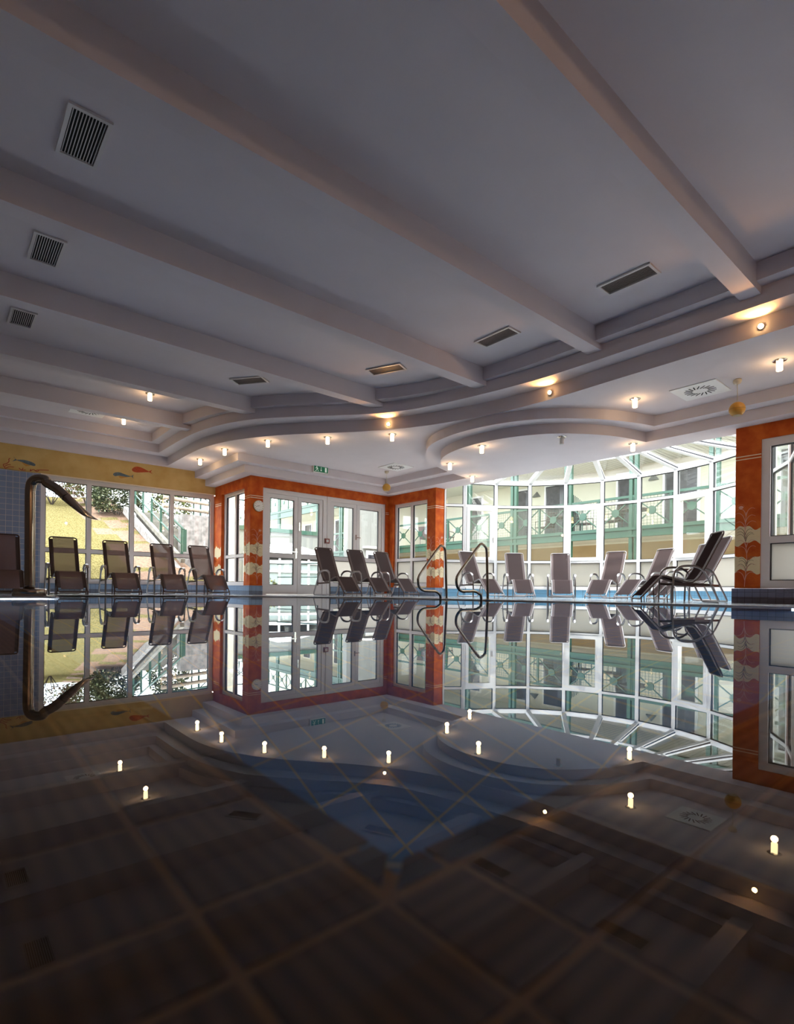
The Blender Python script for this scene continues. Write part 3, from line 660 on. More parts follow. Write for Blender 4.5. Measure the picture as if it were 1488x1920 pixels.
# ---------------------------------------------------------------- water spout
sp = empty('water_spout', (.976, 8.96, .012)); tag(sp, 'tall curved steel water spout with a flat beak standing at the left pool edge', 'water spout')
bm = B(); lathe(bm, [(.205, 0), (.205, .09), (.195, .105), (.07, .11)], seg=40); mk('base', bm, M_steelb, sp, True)
P = [(.0, .10), (-.004, .5), (-.008, 1.0), (-.01, 1.40), (-.006, 1.49), (.008, 1.56), (.04, 1.60), (.085, 1.62), (.142, 1.622), (.20, 1.605), (.224, 1.565), (.36, 1.485), (.488, 1.375)]
c = cat([(rt.x * s, rt.y * s, z) for s, z in P], 5)
bm = B(); tube(bm, c, .064, 24, caps=True); mk('pipe', bm, M_steelb, sp)
P2 = [(.488, 1.375), (.57, 1.30), (.66, 1.222), (.75, 1.15), (.82, 1.105), (.905, 1.070)]
c = cat([(rt.x * s, rt.y * s, z) for s, z in P2], 4); N = len(c)
fl = []
for i in range(N):
    t = i / (N - 1); fl.append((max(.004, .064 * (1 - t) ** .55 * (1 - .25 * t)), .064 + .07 * t if t < .8 else (.12 - (t - .8) * .35)))
bm = B(); tube(bm, c, .05, 24, flat=fl); mk('nozzle', bm, M_steelb, sp)
# ---------------------------------------------------------------- pool handrails
def rail(y, P, lb):
    o_ = empty('pool_handrail', (P[0][0], y, 0)); x0 = P[0][0]
    bm = B(); c = cat([(x - x0, 0, z) for x, z in P], 6); tube(bm, c, .021, 14); mk('tube', bm, M_steelb, o_)
    bm = B(); lathe(bm, [(.045, .012), (.045, .022), (.025, .03)], seg=20); mk('floor_flange', bm, M_steel, o_)
    return tag(o_, lb, 'handrail', 'steel pool handrails')
rail(6.49, [(6.625, .012), (6.605, .4), (6.588, .792), (6.554, .881), (6.484, .912), (6.409, .862), (6.2, .64), (6.02, .44), (5.968, .369), (5.960, .30), (5.985, .213), (6.08, .152), (6.22, .143), (6.35, .138), (6.435, .10), (6.477, .03), (6.477, -.3)], 'curved steel pool handrail in front of the orange pillar')
rail(5.693, [(6.755, .012), (6.735, .4), (6.715, .783), (6.67, .868), (6.583, .900), (6.50, .844), (6.27, .62), (6.07, .415), (6.02, .331), (6.04, .22), (6.13, .150), (6.28, .145), (6.42, .148), (6.53, .115), (6.592, .05), (6.597, -.3)], 'curved steel pool handrail in front of the curved glass bay')
# ---------------------------------------------------------------- ceiling lamps
def lamp(lit):
    o_ = empty('ceiling_lamp')
    bm = B(); lathe(bm, [(.031, -.125), (.035, -.12), (.035, 0)], seg=20); mk('lamp_glass', bm, M_lampg if lit else M_lampo, o_)
    bm = B(); lathe(bm, [(.055, -.008), (.075, -.006), (.08, 0)], seg=24)
    for s in (-1, 1): box(bm, s * .062 - .012, s * .062 + .012, -.012, .012, -.022, 0)
    mk('collar', bm, M_chrome, o_)
    if lit:
        l = bpy.data.lights.new('bulb', 'POINT'); l.energy = 1.7; l.color = (1, .62, .30); l.shadow_soft_size = .04
        lo = bpy.data.objects.new('bulb', l); COL.objects.link(lo); lo.parent = o_; lo.location = (0, 0, -.175)
    return o_
lit = None
L1, LW, LT = Z['L1'], Z['low'], Z['top']
for x, y, z, lb in [
    (6.377, 7.692, L1, 'lit ceiling lamp nearest to the middle starburst spotlight'), (7.871, 3.859, L1, 'lit ceiling lamp on the soffit left of the square swirl vent'),
    (4.873, 9.657, L1, 'lit ceiling lamp on the soffit left of the exit sign, third from the left wall'), (5.611, 8.681, L1, 'lit ceiling lamp right above the exit sign'),
    (7.873, 2.05, L1, 'lit ceiling lamp at the right edge beside the hanging ball'), (7.264, 6.295, LW, 'lit ceiling lamp on the left half of the round lowered ceiling'),
    (7.806, 7.598, LW, 'lit ceiling lamp at the leftmost curve of the round lowered ceiling'), (9.046, 4.464, LW, 'lit ceiling lamp at the right tip of the round lowered ceiling above the glass'),
    (9.046, 8.109, LW, 'lit ceiling lamp on the round ceiling touching the glass bay above the orange pillar'), (4.51, 10.861, L1, 'lit ceiling lamp at the corner of the stepped cornice'),
    (4.459, 12.094, L1, 'lit ceiling lamp nearest the yellow wall'), (2.875, 10.265, LT, 'lit ceiling lamp in the recess between the two farthest beams'),
    (2.893, 12.12, LT, 'lit ceiling lamp in the recess beside the yellow wall'), (8.2, .2, L1, 'lit ceiling lamp just outside the right edge of the picture')]:
    if lit is None: lit = lamp(True); o_ = lit
    else: o_ = copy_tree(lit)
    o_.location = (x, y, z); tag(o_, lb, 'ceiling lamp', 'glass ceiling lamps')
for x in (.3, 2.4, 4.6):
    o_ = copy_tree(lit); o_.location = (x, -2.35, 3.35 + .27)
    l = bpy.data.lights.new('bulb', 'POINT'); l.energy = 13; l.color = (1, .60, .30); l.shadow_soft_size = .06
    for ch in o_.children:
        if ch.type == 'LIGHT': ch.data = l; ch.location = (0, 0, -.5)
    tag(o_, 'lit ceiling lamp above the side of the hall behind the camera', 'ceiling lamp', 'lamps behind the camera')
o_ = lamp(False); o_.location = (7.797, 5.041, LW); tag(o_, 'unlit glass ceiling lamp in the middle of the round lowered ceiling', 'ceiling lamp', 'glass ceiling lamps')
sl0 = None
for x, y, en, lb in [(6.945, 1.985, 14, 'glowing spotlight on the curved step at the right edge of the ceiling'), (6.945, 4.70, 9, 'glowing spotlight on the curved step above the round lowered ceiling'), (6.15, 7.52, 11, 'glowing starburst spotlight on the curved step in the middle'), (6.95, -1.2, 14, None)]:
    if sl0 is None:
        sl0 = empty('cove_spotlight'); bm = B(); tube(bm, [(.03, 0, 0), (-.012, 0, 0)], .032, 18); mk('housing', bm, M_chrome, sl0)
        bm = B(); tube(bm, [(-.012, 0, 0), (-.022, 0, 0)], .026, 18); mk('bulb_glass', bm, M_lampw, sl0)
        l = bpy.data.lights.new('spot_bulb', 'SPOT'); l.energy = 11; l.color = (1, .46, .13); l.shadow_soft_size = .02; l.spot_size = radians(125); l.spot_blend = .6
        lo = bpy.data.objects.new('spot_bulb', l); COL.objects.link(lo); lo.parent = sl0; lo.location = (-.05, 0, .0); lo.rotation_euler = Vector((.75, 0, -1)).to_track_quat('Z', 'Y').to_euler(); o_ = sl0
    else: o_ = copy_tree(sl0)
    o_.location = (x, y, 3.125); o_.rotation_euler = (0, 0, {1.985: 0, 4.70: .03, 7.52: .55, -1.2: 0}[y])
    tag(o_, lb or 'glowing spotlight on the curved ceiling step outside the picture', 'spotlight', 'cove spotlights')
# ---------------------------------------------------------------- vents
def vent(cx, cy, lx, ly, lb, along):
    o_ = empty('air_vent', (cx, cy, LT))
    bm = B(); w = .028
    box(bm, -lx / 2, lx / 2, -ly / 2, -ly / 2 + w, -.02, 0); box(bm, -lx / 2, lx / 2, ly / 2 - w, ly / 2, -.02, 0)
    box(bm, -lx / 2, -lx / 2 + w, -ly / 2 + w, ly / 2 - w, -.02, 0); box(bm, lx / 2 - w, lx / 2, -ly / 2 + w, ly / 2 - w, -.02, 0); mk('rim', bm, M_ventl, o_)
    bm = B(); box(bm, -lx / 2 + w, lx / 2 - w, -ly / 2 + w, ly / 2 - w, -.003, -.001); mk('duct', bm, M_hole, o_)
    bm = B(); ix, iy = lx - 2 * w, ly - 2 * w
    if along == 'y':
        nn = 9 if ly > lx * 1.5 and cx > 3 else 11
        for k in range(nn): x = -ix / 2 + ix * (k + .5) / nn; box(bm, x - .003, x + .003, -iy / 2, iy / 2, -.011, -.004)
    else:
        nn = max(6, int(iy / .05))
        for k in range(nn): y = -iy / 2 + iy * (k + .5) / nn; box(bm, -ix / 2, ix / 2, y - .008, y + .008, -.017, -.004)
    mk('slat', bm, M_vent if ly > .56 and cx > 3 else M_ventl, o_)
    return tag(o_, lb, 'air vent', 'ceiling air vents')
vent(5.79, 2.93, .27, .60, 'long slatted air vent in the right ceiling bay', 'y')
vent(5.78, 4.76, .26, .60, 'slatted air vent in the second bay from the right', 'y')
v_ = vent(5.335, 6.60, .25, .60, 'slatted air vent near the glowing patch on the middle ceiling bay', 'y'); v_.rotation_euler = (0, 0, radians(24))
v_ = vent(3.93, 8.47, .27, .58, 'farthest slatted air vent beside the curved steps', 'y'); v_.rotation_euler = (0, 0, radians(36))
vent(.83, 4.76, .29, .58, 'large slatted air vent at the upper left', 'y')
vent(.83, 6.60, .28, .58, 'slatted air vent on the left, below the largest one', 'y')
vent(.81, 8.48, .28, .52, 'smallest slatted air vent at the left edge', 'y')
def swirl(cx, cy, z, lb):
    o_ = empty('swirl_diffuser', (cx, cy, z)); bm = B(); box(bm, -.3, .3, -.3, .3, -.012, 0); mk('plate', bm, M_white, o_)
    bm = B()
    for k in range(18):
        a = 2 * pi * k / 18; p = Vector((cos(a), sin(a), 0)); q = Vector((cos(a + .28), sin(a + .28), 0))
        bar(bm, p * .10 + Vector((0, 0, -.013)), q * .20 + Vector((0, 0, -.013)), .014, .004)
    mk('slot', bm, M_hole, o_)
    return tag(o_, lb, 'air diffuser', 'square swirl diffusers')
swirl(8.20, 3.08, L1, 'square white swirl diffuser beside the nearer hanging ball')
swirl(8.15, 9.68, L1, 'square white swirl diffuser above the farther hanging ball')
swirl(2.25, 12.1, LT, 'square swirl diffuser partly hidden behind the farthest beam')
# ---------------------------------------------------------------- hanging balls
def ball(x, y, lb, drop=.30):
    o_ = empty('hanging_ball_speaker', (x, y, L1))
    bm = B(); lathe(bm, [(.0, -.062), (.035, -.055), (.052, -.025), (.050, 0)], seg=24); mk('ceiling_cup', bm, M_cordw, o_)
    bm = B(); tube(bm, [(0, 0, -.05), (0, 0, -drop + .02)], .005, 8); mk('cord', bm, M_cordw, o_)
    bm = B(); R_ = .098; lathe(bm, [(R_ * sin(a), -drop - R_ + R_ * cos(a)) for a in [pi * k / 16 for k in range(1, 14)]], seg=28); s = mk('ball', bm, M_ball, o_)
    bm = B(); lathe(bm, [(R_ * 1.004, -drop - R_ * 1.03), (R_ * 1.006, -drop - R_ * 1.0)], seg=28); mk('seam', bm, M_plantd, o_)
    bm = B(); zb = -drop - R_ + R_ * cos(pi * 13 / 16)
    for k in range(-3, 4): h = sqrt(max(0, .0588 - (k * .0) )) * 0 +   .052 * sqrt(max(.05, 1 - (k / 3.6) ** 2)); bar(bm, (k * .014, -h, zb - .004), (k * .014, h, zb - .004), .006, .006)
    mk('grille', bm, M_cordw, o_)
    return tag(o_, lb, 'hanging ball', 'ochre hanging balls')
ball(8.169, 2.603, 'ochre ball hanging on a cord at the right, near the orange wall')
ball(8.28, 10.18, 'ochre ball hanging on a cord in front of the door wall')
# ---------------------------------------------------------------- exit sign, clock, alarm
ex = empty('exit_sign', (6.855, 10.925, 2.97)); tag(ex, 'green emergency exit sign with running figure and down arrow on the cornice', 'exit sign')
bm = B(); box(bm, -.205, .205, -.05, 0, -.085, .085); mk('case', bm, M_clockw, ex)
bm = B(); box(bm, -.19, .19, -.056, -.05, -.07, .07); mk('sign_face', bm, M_signg, ex)
bm = B()
def sg(P): prism3(bm, P)
def prism3(bm, P):
    vs = [bm.verts.new((p[0], -.0575, p[1])) for p in P]
    for tri in tessellate_polygon([[Vector((p[0], p[1], 0)) for p in P]]): bm.faces.new([vs[i] for i in tri])
prism3(bm, [(-.118 + .014 * cos(k), .045 + .014 * sin(k)) for k in range(6)])
for P in ([(-.125, .03), (-.10, .028), (-.098, -.01), (-.118, -.012)], [(-.118, .025), (-.15, .02), (-.155, -.005), (-.148, -.005), (-.142, .012), (-.118, .015)], [(-.103, .025), (-.075, .008), (-.08, .002), (-.105, .012)], [(-.118, -.01), (-.105, -.01), (-.135, -.055), (-.165, -.055), (-.163, -.045), (-.14, -.045)], [(-.108, -.005), (-.096, -.012), (-.078, -.03), (-.07, -.058), (-.08, -.058), (-.09, -.034)],
          [(-.006, .05), (.006, .05), (.006, -.02), (.024, -.02), (0, -.052), (-.024, -.02), (-.006, -.02)], [(.105, .05), (.155, .05), (.155, -.055), (.105, -.055)]): prism3(bm, P)
mk('symbols', bm, M_signw, ex)
ck = empty('wall_clock', (5.545, YD - .003, 2.025)); tag(ck, 'round white wall clock on the orange pillar beside the double door', 'clock')
bm = B(); tube(bm, [(0, 0, 0), (0, -.035, 0)], .125, 32); mk('case', bm, M_cordw, ck)
bm = B(); tube(bm, [(0, -.035, 0), (0, -.037, 0)], .112, 32); mk('dial', bm, M_clockw, ck)
bm = B()
for k in range(12): a = k * pi / 6; p = (sin(a), cos(a)); bar(bm, (p[0] * .085, -.038, p[1] * .085), (p[0] * .102, -.038, p[1] * .102), .012 if k % 3 == 0 else .008, .002, upv=(0, 1, 0))
mk('hour_mark', bm, M_plantd, ck)
bm = B(); bar(bm, (.01, -.040, 0), (-.052, -.040, -.012), .009, .002, upv=(0, 1, 0)); bar(bm, (.015, -.041, .004), (-.08, -.041, -.022), .006, .002, upv=(0, 1, 0)); mk('hand', bm, M_plantd, ck)
al = empty('fire_alarm_box', (7.405, YD + .03, 1.355)); tag(al, 'small dark red fire alarm button box between the two door frames', 'fire alarm')
bm = B(); box(bm, -.06, .06, -.045, 0, -.06, .06); mk('case', bm, M_red, al)
bm = B(); box(bm, -.028, .028, -.048, -.045, -.028, .028); mk('label_plate', bm, M_clockw, al)
bm = B(); tube(bm, [(0, -.048, 0), (0, -.056, 0)], .011, 14); mk('button', bm, M_hole, al)
# ---------------------------------------------------------------- OUTSIDE
bm = B(); box(bm, 9.72, 40, -12, 50, -.5, -.06); box(bm, -25, 9.72, 13.72, 50, -.5, -.06); box(bm, 5.7, 9.72, 11.76, 13.72, -.5, -.06)
struct(mk('floor_outside', bm, M_ground))
# lawn slope
bm = B(); NX, NY = 26, 30; V = {}
def lz(x, y):
    t = min(max((y - 14.2) / 9.5, 0), 1.25); e = 1 / (1 + math.exp(-(5.2 - x) * 3.0))
    return (.15 + 3.05 * t + .10 * sin(x * 1.3) * t) * (1 if y < 16 else 1)
for i in range(NX + 1):
    for k in range(NY + 1):
        x = -9 + 14.65 * i / NX; y = 13.9 + 12.5 * k / NY; V[i, k] = bm.verts.new((x, y, lz(x, y) + random.uniform(-.02, .02)))
for i in range(NX):
    for k in range(NY): bm.faces.new((V[i, k], V[i + 1, k], V[i + 1, k + 1], V[i, k + 1])).material_index = int(i > NX - 4 and random.random() < .6)
ln = mk('lawn_slope', bm, [M_lawn, M_litter], None, True); tag(ln, 'sunlit yellowish lawn rising behind the left windows', 'lawn', kind='stuff')
def bush(name, c, r, n, mats, label, catg, leaf=.09, stem=True, grp=None):
    rnd = random.Random(sum(map(ord, label)) + int(c[0] * 10)); root = empty(name, c)
    bm = B()
    for k in range(n):
        a, b2 = rnd.random() * 2 * pi, math.acos(rnd.uniform(-.6, 1)); q = rnd.uniform(.55, 1) ** .5
        p = Vector((r[0] * q * sin(b2) * cos(a), r[1] * q * sin(b2) * sin(a), r[2] * (1 + q * cos(b2)) * .5 + .1))
        d = Vector((rnd.uniform(-1, 1), rnd.uniform(-1, 1), rnd.uniform(-.6, .8))).normalized(); s = d.cross(Vector((0, .3, 1))).normalized()
        L = leaf * rnd.uniform(.6, 1.3); vs = [bm.verts.new(p), bm.verts.new(p + d * L * .5 + s * L * .28), bm.verts.new(p + d * L), bm.verts.new(p + d * L * .5 - s * L * .28)]
        bm.faces.new(vs).material_index = rnd.choice(range(len(mats)))
    mk('foliage', bm, mats, root)
    bm = B()
    for k in range(5):
        a = k * 1.3; tube(bm, [(0, 0, 0), (r[0] * .25 * cos(a), r[1] * .25 * sin(a), r[2] * .4), (r[0] * .5 * cos(a), r[1] * .5 * sin(a), r[2] * .7)], [.02, .012, .005], 6)
    mk('stem', bm, M_bark, root)
    tag(root, label, catg, grp)
    return root
def onlawn(x, y): return (x, y, lz(x, y) - .05)
bush('leafy_bush', onlawn(1.6, 23.8), (1.2, .6, 1.5), 3200, [M_leafd, M_leafp, M_leafd], 'green bush at the top of the lawn behind the steel spout', 'bush', .13)
bush('rusty_shrub', onlawn(3.3, 24.2), (1.2, .6, 1.3), 2200, [M_leafr, M_leafp, M_leafr], 'bare rust coloured shrub above the lawn', 'bush', .10)
bush('leafy_bush', onlawn(4.5, 24.4), (.8, .6, 1.3), 1800, [M_leafy, M_leafp, M_leafd], 'yellow green bush on the lawn edge left of the window mullion', 'bush', .11)
bush('bare_tree', onlawn(5.1, 25.6), (2.0, 1.2, 2.8), 420, [M_leafd, M_bark], 'thin bare tree against the white sky beyond the lawn', 'tree', .16)
bush('evergreen_shrub', (5.2, 22.6, 2.55), (.9, .6, 1.6), 4200, [M_leafd, M_leafp, M_leafd], 'large dark evergreen shrub between lawn and stair', 'bush', .12)
bush('evergreen_shrub', (6.95, 21.9, 0), (.95, .5, 4.3), 5200, [M_leafd, M_leafp, M_leafy], 'tall leafy shrub behind the green stair railing', 'bush', .13)
# stair with green railing
st = empty('outdoor_stair', (5.55, 17, 0)); tag(st, 'outdoor stone stair climbing away beside the lawn', 'stair')
bm = B()
for k in range(4, 18): box(bm, .0, .9, k * .27 - .5, k * .27 - .2, .70 + k * .115, .95 + k * .115)
mk('step', bm, M_stair, st)
for dx in (-.12, .95):
    bm = B(); a = Vector((dx, .42 if dx > 0 else -1.0, 1.52 if dx > 0 else .93)); b_ = Vector((dx, 4.6, 3.25)); bar(bm, a, b_, .12, .13); mk('stringer', bm, M_stair, st)
bm = B(); bar(bm, (-.24, -1.0, .60), (-.24, 4.9, 3.02), .14, .26); mk('retaining_kerb', bm, M_conc, st)
rl = empty('stair_railing', (5.55, 17, 0)); tag(rl, 'green steel railing climbing along the outdoor stair', 'railing')
for dz in (.38, .86):
    bm = B(); tube(bm, [(-.05, -.85, 1.0 + dz), (-.05, 4.6, 3.25 + dz)], .028, 8); mk('handrail', bm, M_green, rl)
for k in range(6):
    y = -.7 + k * 1.0; z = 1.06 + (y + .85) * .413; bm = B(); box(bm, -.08, -.02, y - .03, y + .03, z - .15, z + .82); mk('post', bm, M_green, rl)
bm = B(); box(bm, -.10, .0, -.95, -.86, 1.2, 1.85); mk('end_post', bm, M_green, rl)
bm = B(); box(bm, 5.72, 6.72, 16.95, 17.3, 0, 2.42); tag(mk('concrete_wall', bm, M_conc), 'streaked pale concrete retaining wall below the wooden railing', 'wall')
fr = empty('terrace_railing', (5.9, 17.4, 2.42)); tag(fr, 'green steel terrace railing with weathered wooden rails above the concrete wall', 'railing')
for z in (.16, .42):
    bm = B(); tube(bm, [(-.6, 0, z + .1), (1.6, 0, z - .02)], .06, 8); mk('wooden_rail', bm, M_wood, fr)
bm = B(); tube(bm, [(-.6, .05, .72), (1.6, .05, .60)], .025, 8); mk('top_rail', bm, M_green, fr)
for x in (.35, .95, 1.35): bm = B(); box(bm, x - .02, x + .02, .05, .09, -.1, .66); mk('post', bm, M_green, fr)
bm = B(); box(bm, 6.95, 7.15, 16.3, 16.6, 0, 3.5); tag(mk('cream_pillar', bm, M_bwall), 'slim cream pillar outside the narrow left window', 'pillar')
# courtyard building with balconies
WX = 17.6
bd = empty('courtyard_building', (WX, 12, 0)); tag(bd, 'cream hotel wing with green steel balconies across the courtyard', 'building')
def pt(name, m, boxes):
    bm = B()
    for x0, x1, y0, y1, z0, z1 in boxes: box(bm, x0 - WX, x1 - WX, y0 - 12, y1 - 12, z0, z1)
    return mk(name, bm, m, bd)
pt('wall', M_bwall, [(WX, WX + 4, -8, 34, 1.8, 9)])
pt('ground_floor_wall', M_btan_shade, [(WX, WX + 4, -8, 34, 0, 1.8)])  # shade under the balcony is put into this wall's colour
pt('balcony_slab', M_soffit, [(15.55, WX, -8, 34, 1.86, 1.98)])
pt('balcony_beam', M_green, [(15.40, 15.55, -8, 34, 1.98, 2.05), (15.44, 15.50, -8, 34, 1.84, 1.98), (15.40, 15.55, -8, 34, 1.77, 1.84)])
pt('upper_balcony_slab', M_soffit, [(15.55, WX, -8, 34, 4.36, 4.50)])
pt('upper_balcony_beam', M_green, [(15.40, 15.55, -8, 34, 4.30, 4.36), (15.44, 15.50, -8, 34, 4.36, 4.62), (15.40, 15.55, -8, 34, 4.62, 4.70)])
pt('upper_cladding', M_btan_shade, [(WX - .06, WX, 4, 13.5, 4.5, 7.2)])
for k, y in enumerate([14.03 - 2.15 * j for j in range(9)] + [16.18, 18.33, 20.5, 22.6, 24.8, 27, 29.1]): pt('steel_post', M_green, [(15.42, 15.53, y - .13, y - .03, 0, 7.5), (15.42, 15.53, y + .03, y + .13, 0, 7.5)])
for y0, y1 in ((12.75, 13.35), (11.15, 12.0), (8.5, 9.15), (6.65, 7.6), (3.4, 4.5), (-.2, 1.2), (15.2, 16.2), (27.2, 27.9), (28.9, 29.6), (25.6, 26.2), (17.5, 18.3)):
    f = pt('balcony_door', M_white, [(WX - .05, WX, y0 - .08, y1 + .08, 1.98, 4.18)])
    bm = B(); box(bm, -.07, -.05, y0 - 12, y1 - 12, 2.05, 4.10); g_ = mk('door_glass', bm, M_dark, f)
    bm = B(); box(bm, -.075, -.07, y0 + .3 * (y1 - y0) - 12, y1 - 12 - .05, 2.1, 4.05)
    mk('curtain', bm, M_curt, f)
for y in (12.43, 7.97, 16.0):
    bm = B(); vs = [bm.verts.new(v) for v in ((-.02, y - 12 - .17, 3.78), (-.02, y - 12 + .17, 3.78), (-.02, y - 12, 4.0), (-.2, y - 12 - .10, 3.78), (-.2, y - 12 + .10, 3.78))]
    for q in ((0, 1, 2), (0, 3, 4, 1), (0, 2, 3), (1, 4, 2), (2, 4, 3)): bm.faces.new([vs[k] for k in q])
    mk('wall_lamp', bm, M_bwhite, bd)
def xrail(root, X, y0, y1, z0, z1, ox, oy, name='railing_panel', mm=None, gridded=False):
    mm = mm or M_green
    bm = B(); x = X - ox; ya, yb = y0 - oy, y1 - oy
    bar(bm, (x, ya, z0 + .03), (x, yb, z1 - .03), .03, .03); bar(bm, (x, ya, z1 - .03), (x, yb, z0 + .03), .03, .03)
    bar(bm, (x, ya, z0), (x, yb, z0), .05); bar(bm, (x, ya, z1), (x, yb, z1), .07); bar(bm, (x, ya, z0), (x, ya, z1), .06)
    tube(bm, [(x - .025, (ya + yb) / 2, (z0 + z1) / 2), (x + .025, (ya + yb) / 2, (z0 + z1) / 2)], .12, 14)
    if gridded:
        for k in range(1, 11): yy = ya + (yb - ya) * k / 11; bar(bm, (x + .03, yy, z0), (x + .03, yy, z1), .007)
        for k in range(1, 10): zz = z0 + (z1 - z0) * k / 10; bar(bm, (x + .03, ya, zz), (x + .03, yb, zz), .007)
    return mk(name, bm, mm, root)
for k in range(-11, 20):
    y = 14.05 + 1.075 * k - .0
    xrail(bd, 15.47, y, y + 1.075, 2.06, 2.96, WX, 12, gridded=-8 < k < 0)
    xrail(bd, 15.47, y, y + 1.075, 4.75, 5.65, WX, 12, 'upper_railing_panel')
bm = B()
for k in range(14): yy = 9.3 - 12 + .055 * k; bar(bm, (-2.0, yy, 2.0), (-2.0, yy, 3.0 + .35 * sin(k / 13 * pi * .6)), .018)
mk('stair_balusters', bm, M_greend, bd)
bm = B()
for k in range(14): yy = 13.25 - 12 + .055 * k; bar(bm, (-2.0, yy, 2.0), (-2.0, yy, 2.95 - .6 * (k / 13) ** 2), .018)
mk('stair_balusters', bm, M_white, bd)
# balcony furniture
def bchair(x, y, a, lb):
    o_ = empty('balcony_chair', (x, y, 1.98), a); bm = B(); box(bm, -.24, .24, -.24, .24, .42, .45); mk('seat', bm, M_hem, o_)
    bm = B(); bar(bm, (-.24, 0, .45), (-.34, 0, .95), .46, .03, upv=(0, 0, 1)); mk('backrest', bm, M_hem, o_)
    for sx in (-.22, .22):
        for sy in (-.22, .22): bm = B(); tube(bm, [(sx, sy, 0), (sx, sy, .43)], .014, 6); mk('leg', bm, M_hem, o_)
    bm = B()
    for sy in (-.25, .25): tube(bm, [(-.3, sy, .64), (.2, sy, .64), (.22, sy, .43)], .014, 6)
    mk('armrest', bm, M_hem, o_)
    return tag(o_, lb, 'chair', 'balcony chairs')
def btable(x, y, lb):
    o_ = empty('balcony_table', (x, y, 1.98)); bm = B(); lathe(bm, [(.42, .70), (.44, .72), (.42, .74)], seg=24); mk('tabletop', bm, M_hem, o_)
    bm = B(); tube(bm, [(0, 0, 0), (0, 0, .7)], .03, 8); lathe(bm, [(.22, 0), (.2, .03)], seg=16); mk('pedestal', bm, M_hem, o_)
    tag(o_, lb, 'table', 'balcony tables')
bchair(16.5, 16.2, .4, 'balcony chair seen just left of the first glass bay mullion'); bchair(16.4, 11.25, 1.4, 'balcony chair left of the far balcony table'); bchair(16.4, 9.75, -1.5, 'balcony chair right of the far balcony table')
btable(16.4, 10.5, 'round balcony table between two chairs'); bchair(16.4, 8.75, 1.5, 'balcony chair left of the second balcony table'); btable(16.4, 7.95, 'round balcony table beside the green double post')
bchair(16.5, 17.4, .2, 'balcony chair behind the X railing of the window beside the pillar')
# white wing with corner, and lower parapet building with glass pavilion
ww = empty('white_wing', (12.65, 18, 0)); tag(ww, 'plain white building wing outside the right door pane', 'building')
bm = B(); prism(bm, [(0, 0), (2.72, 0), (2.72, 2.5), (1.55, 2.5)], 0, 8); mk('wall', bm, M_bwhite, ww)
bm = B(); box(bm, .93, 1.52, -.05, 0, .5, 1.78); f = mk('window_surround', bm, M_white, ww)
bm = B(); box(bm, 1.0, 1.45, -.07, -.05, .55, 1.6); mk('window_glass', bm, M_dark, f)
bm = B(); box(bm, .75, 1.75, -.3, 0, 1.86, 1.94); mk('canopy', bm, M_frame, ww)
pw = empty('parapet_building', (7.4, 20, 0)); tag(pw, 'low white building topped by a green steel band beyond the doors', 'building')
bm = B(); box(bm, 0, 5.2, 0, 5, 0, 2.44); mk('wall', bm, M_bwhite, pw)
bm = B(); box(bm, -.05, 5.2, -.08, 0, 2.44, 2.60); box(bm, -.05, 0, -.08, 5, 2.44, 2.6); mk('green_band', bm, M_green, pw)
for k in range(2): xb = k * 1.1; bm = B(); a0 = Vector((xb, -.03, 2.68)); bar(bm, a0, a0 + Vector((1.1, 0, .9)), .03); bar(bm, a0 + Vector((0, 0, .9)), a0 + Vector((1.1, 0, 0)), .03); bar(bm, a0 + Vector((0, 0, .9)), a0 + Vector((1.1, 0, .9)), .05); bar(bm, a0, a0 + Vector((0, 0, .95)), .06); mk('roof_railing', bm, M_greend, pw)
gp = empty('glass_pavilion', (10.85, 19.9, 0)); tag(gp, 'round white framed glass pavilion in front of the low white building', 'pavilion')
R_ = 1.75; AA = [180 + 180 * k / 9 for k in range(10)]
bm = B()
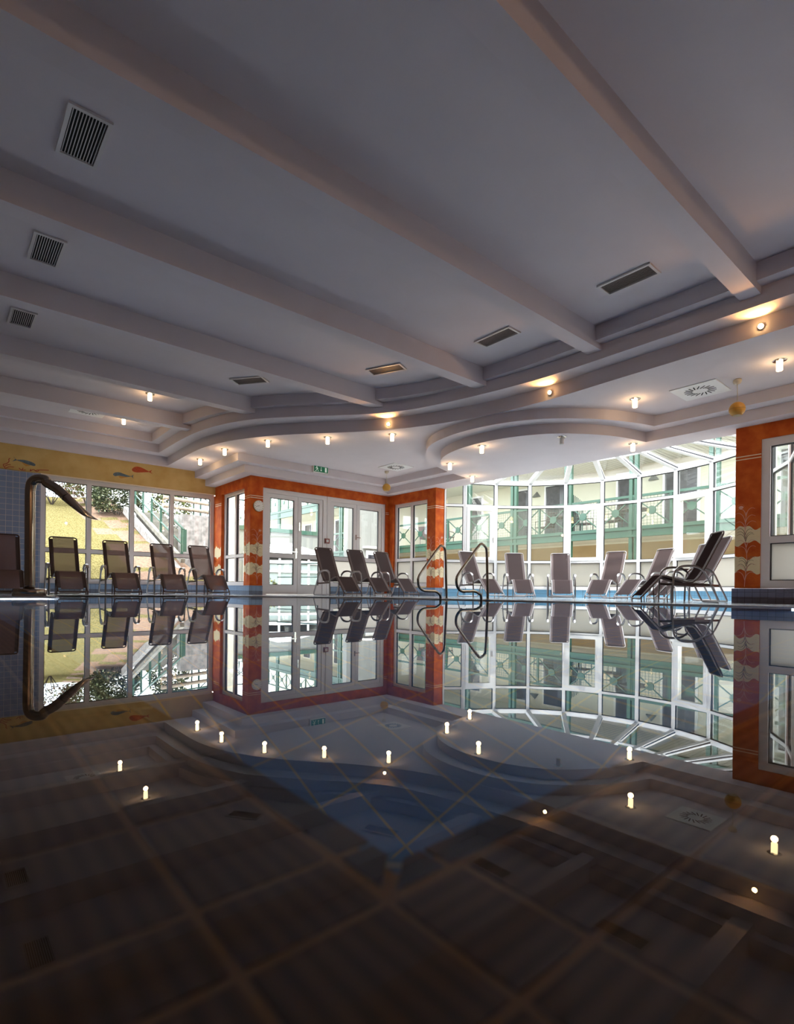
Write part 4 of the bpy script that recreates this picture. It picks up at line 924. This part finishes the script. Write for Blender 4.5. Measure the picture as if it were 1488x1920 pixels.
for k in range(9):
    a, b_ = [(R_ * cos(radians(t)), R_ * .8 * sin(radians(t))) for t in (AA[k], AA[k + 1])]
    for z0, z1 in ((0, .2), (.78, .86), (1.12, 1.24), (1.5, 1.6)): obox(bm, a, b_, .06, z0, z1)
    obox(bm, (a[0] - .03, a[1]), (a[0] + .03, a[1]), .06, 0, 1.6)
    bar(bm, (a[0], a[1], 1.6), (a[0] * .15, 0, 2.02), .04)
mk('frame', bm, M_white, gp)
bm = B()
for k in range(9):
    a, b_ = [(R_ * .97 * cos(radians(t)), R_ * .8 * .97 * sin(radians(t))) for t in (AA[k], AA[k + 1])]
    obox(bm, a, b_, .02, .25, 1.1)
mk('glazing', bm, M_dark if False else mat('pavilion_glass', (.22, .27, .26), .15), gp)
bm = B()
for k in range(9):
    a, b_ = [(R_ * cos(radians(t)), R_ * .8 * sin(radians(t))) for t in (AA[k], AA[k + 1])]
    bm.faces.new([bm.verts.new(q) for q in ((a[0], a[1], 1.58), (b_[0], b_[1], 1.58), (b_[0] * .15, 0, 2.0), (a[0] * .15, 0, 2.0))])
mk('roof_glazing', bm, mat('pavilion_roof_glass', (.55, .62, .58), .2), gp)
tr = empty('terrace_handrail', (9.1, 15.5, 0)); tag(tr, 'dark green terrace handrail with one post seen through the double door', 'railing')
bm = B(); tube(bm, [(-.1, 1.5, 1.0), (.75, -1.2, 1.0)], .025, 8); mk('top_rail', bm, M_greend, tr)
bm = B(); tube(bm, [(-.1, 1.5, .55), (.75, -1.2, .55)], .022, 8); mk('lower_rail', bm, M_greend, tr)
bm = B(); box(bm, .05, .13, .7, .78, 0, 1.0); mk('post', bm, M_greend, tr)
bm = B(); box(bm, .62, .70, -1.0, -.92, 0, 1.0); mk('post', bm, M_greend, tr)
bush('terrace_shrub', (9.75, 14.6, -.05), (.55, .4, .45), 420, [M_leafy, M_leafd], 'small yellow green shrub outside the double door', 'bush', .10)
bush('window_shrub', (7.6, 15.4, -.05), (.6, .4, .4), 320, [M_leafy, M_leafd], 'low shrub outside the narrow left window', 'bush', .10)
bush('potted_laurel', (10.3, 1.75, .45), (.35, .35, .75), 60, [M_leafd, M_leafp], 'broad leaved plant outside the right window', 'plant', .28)
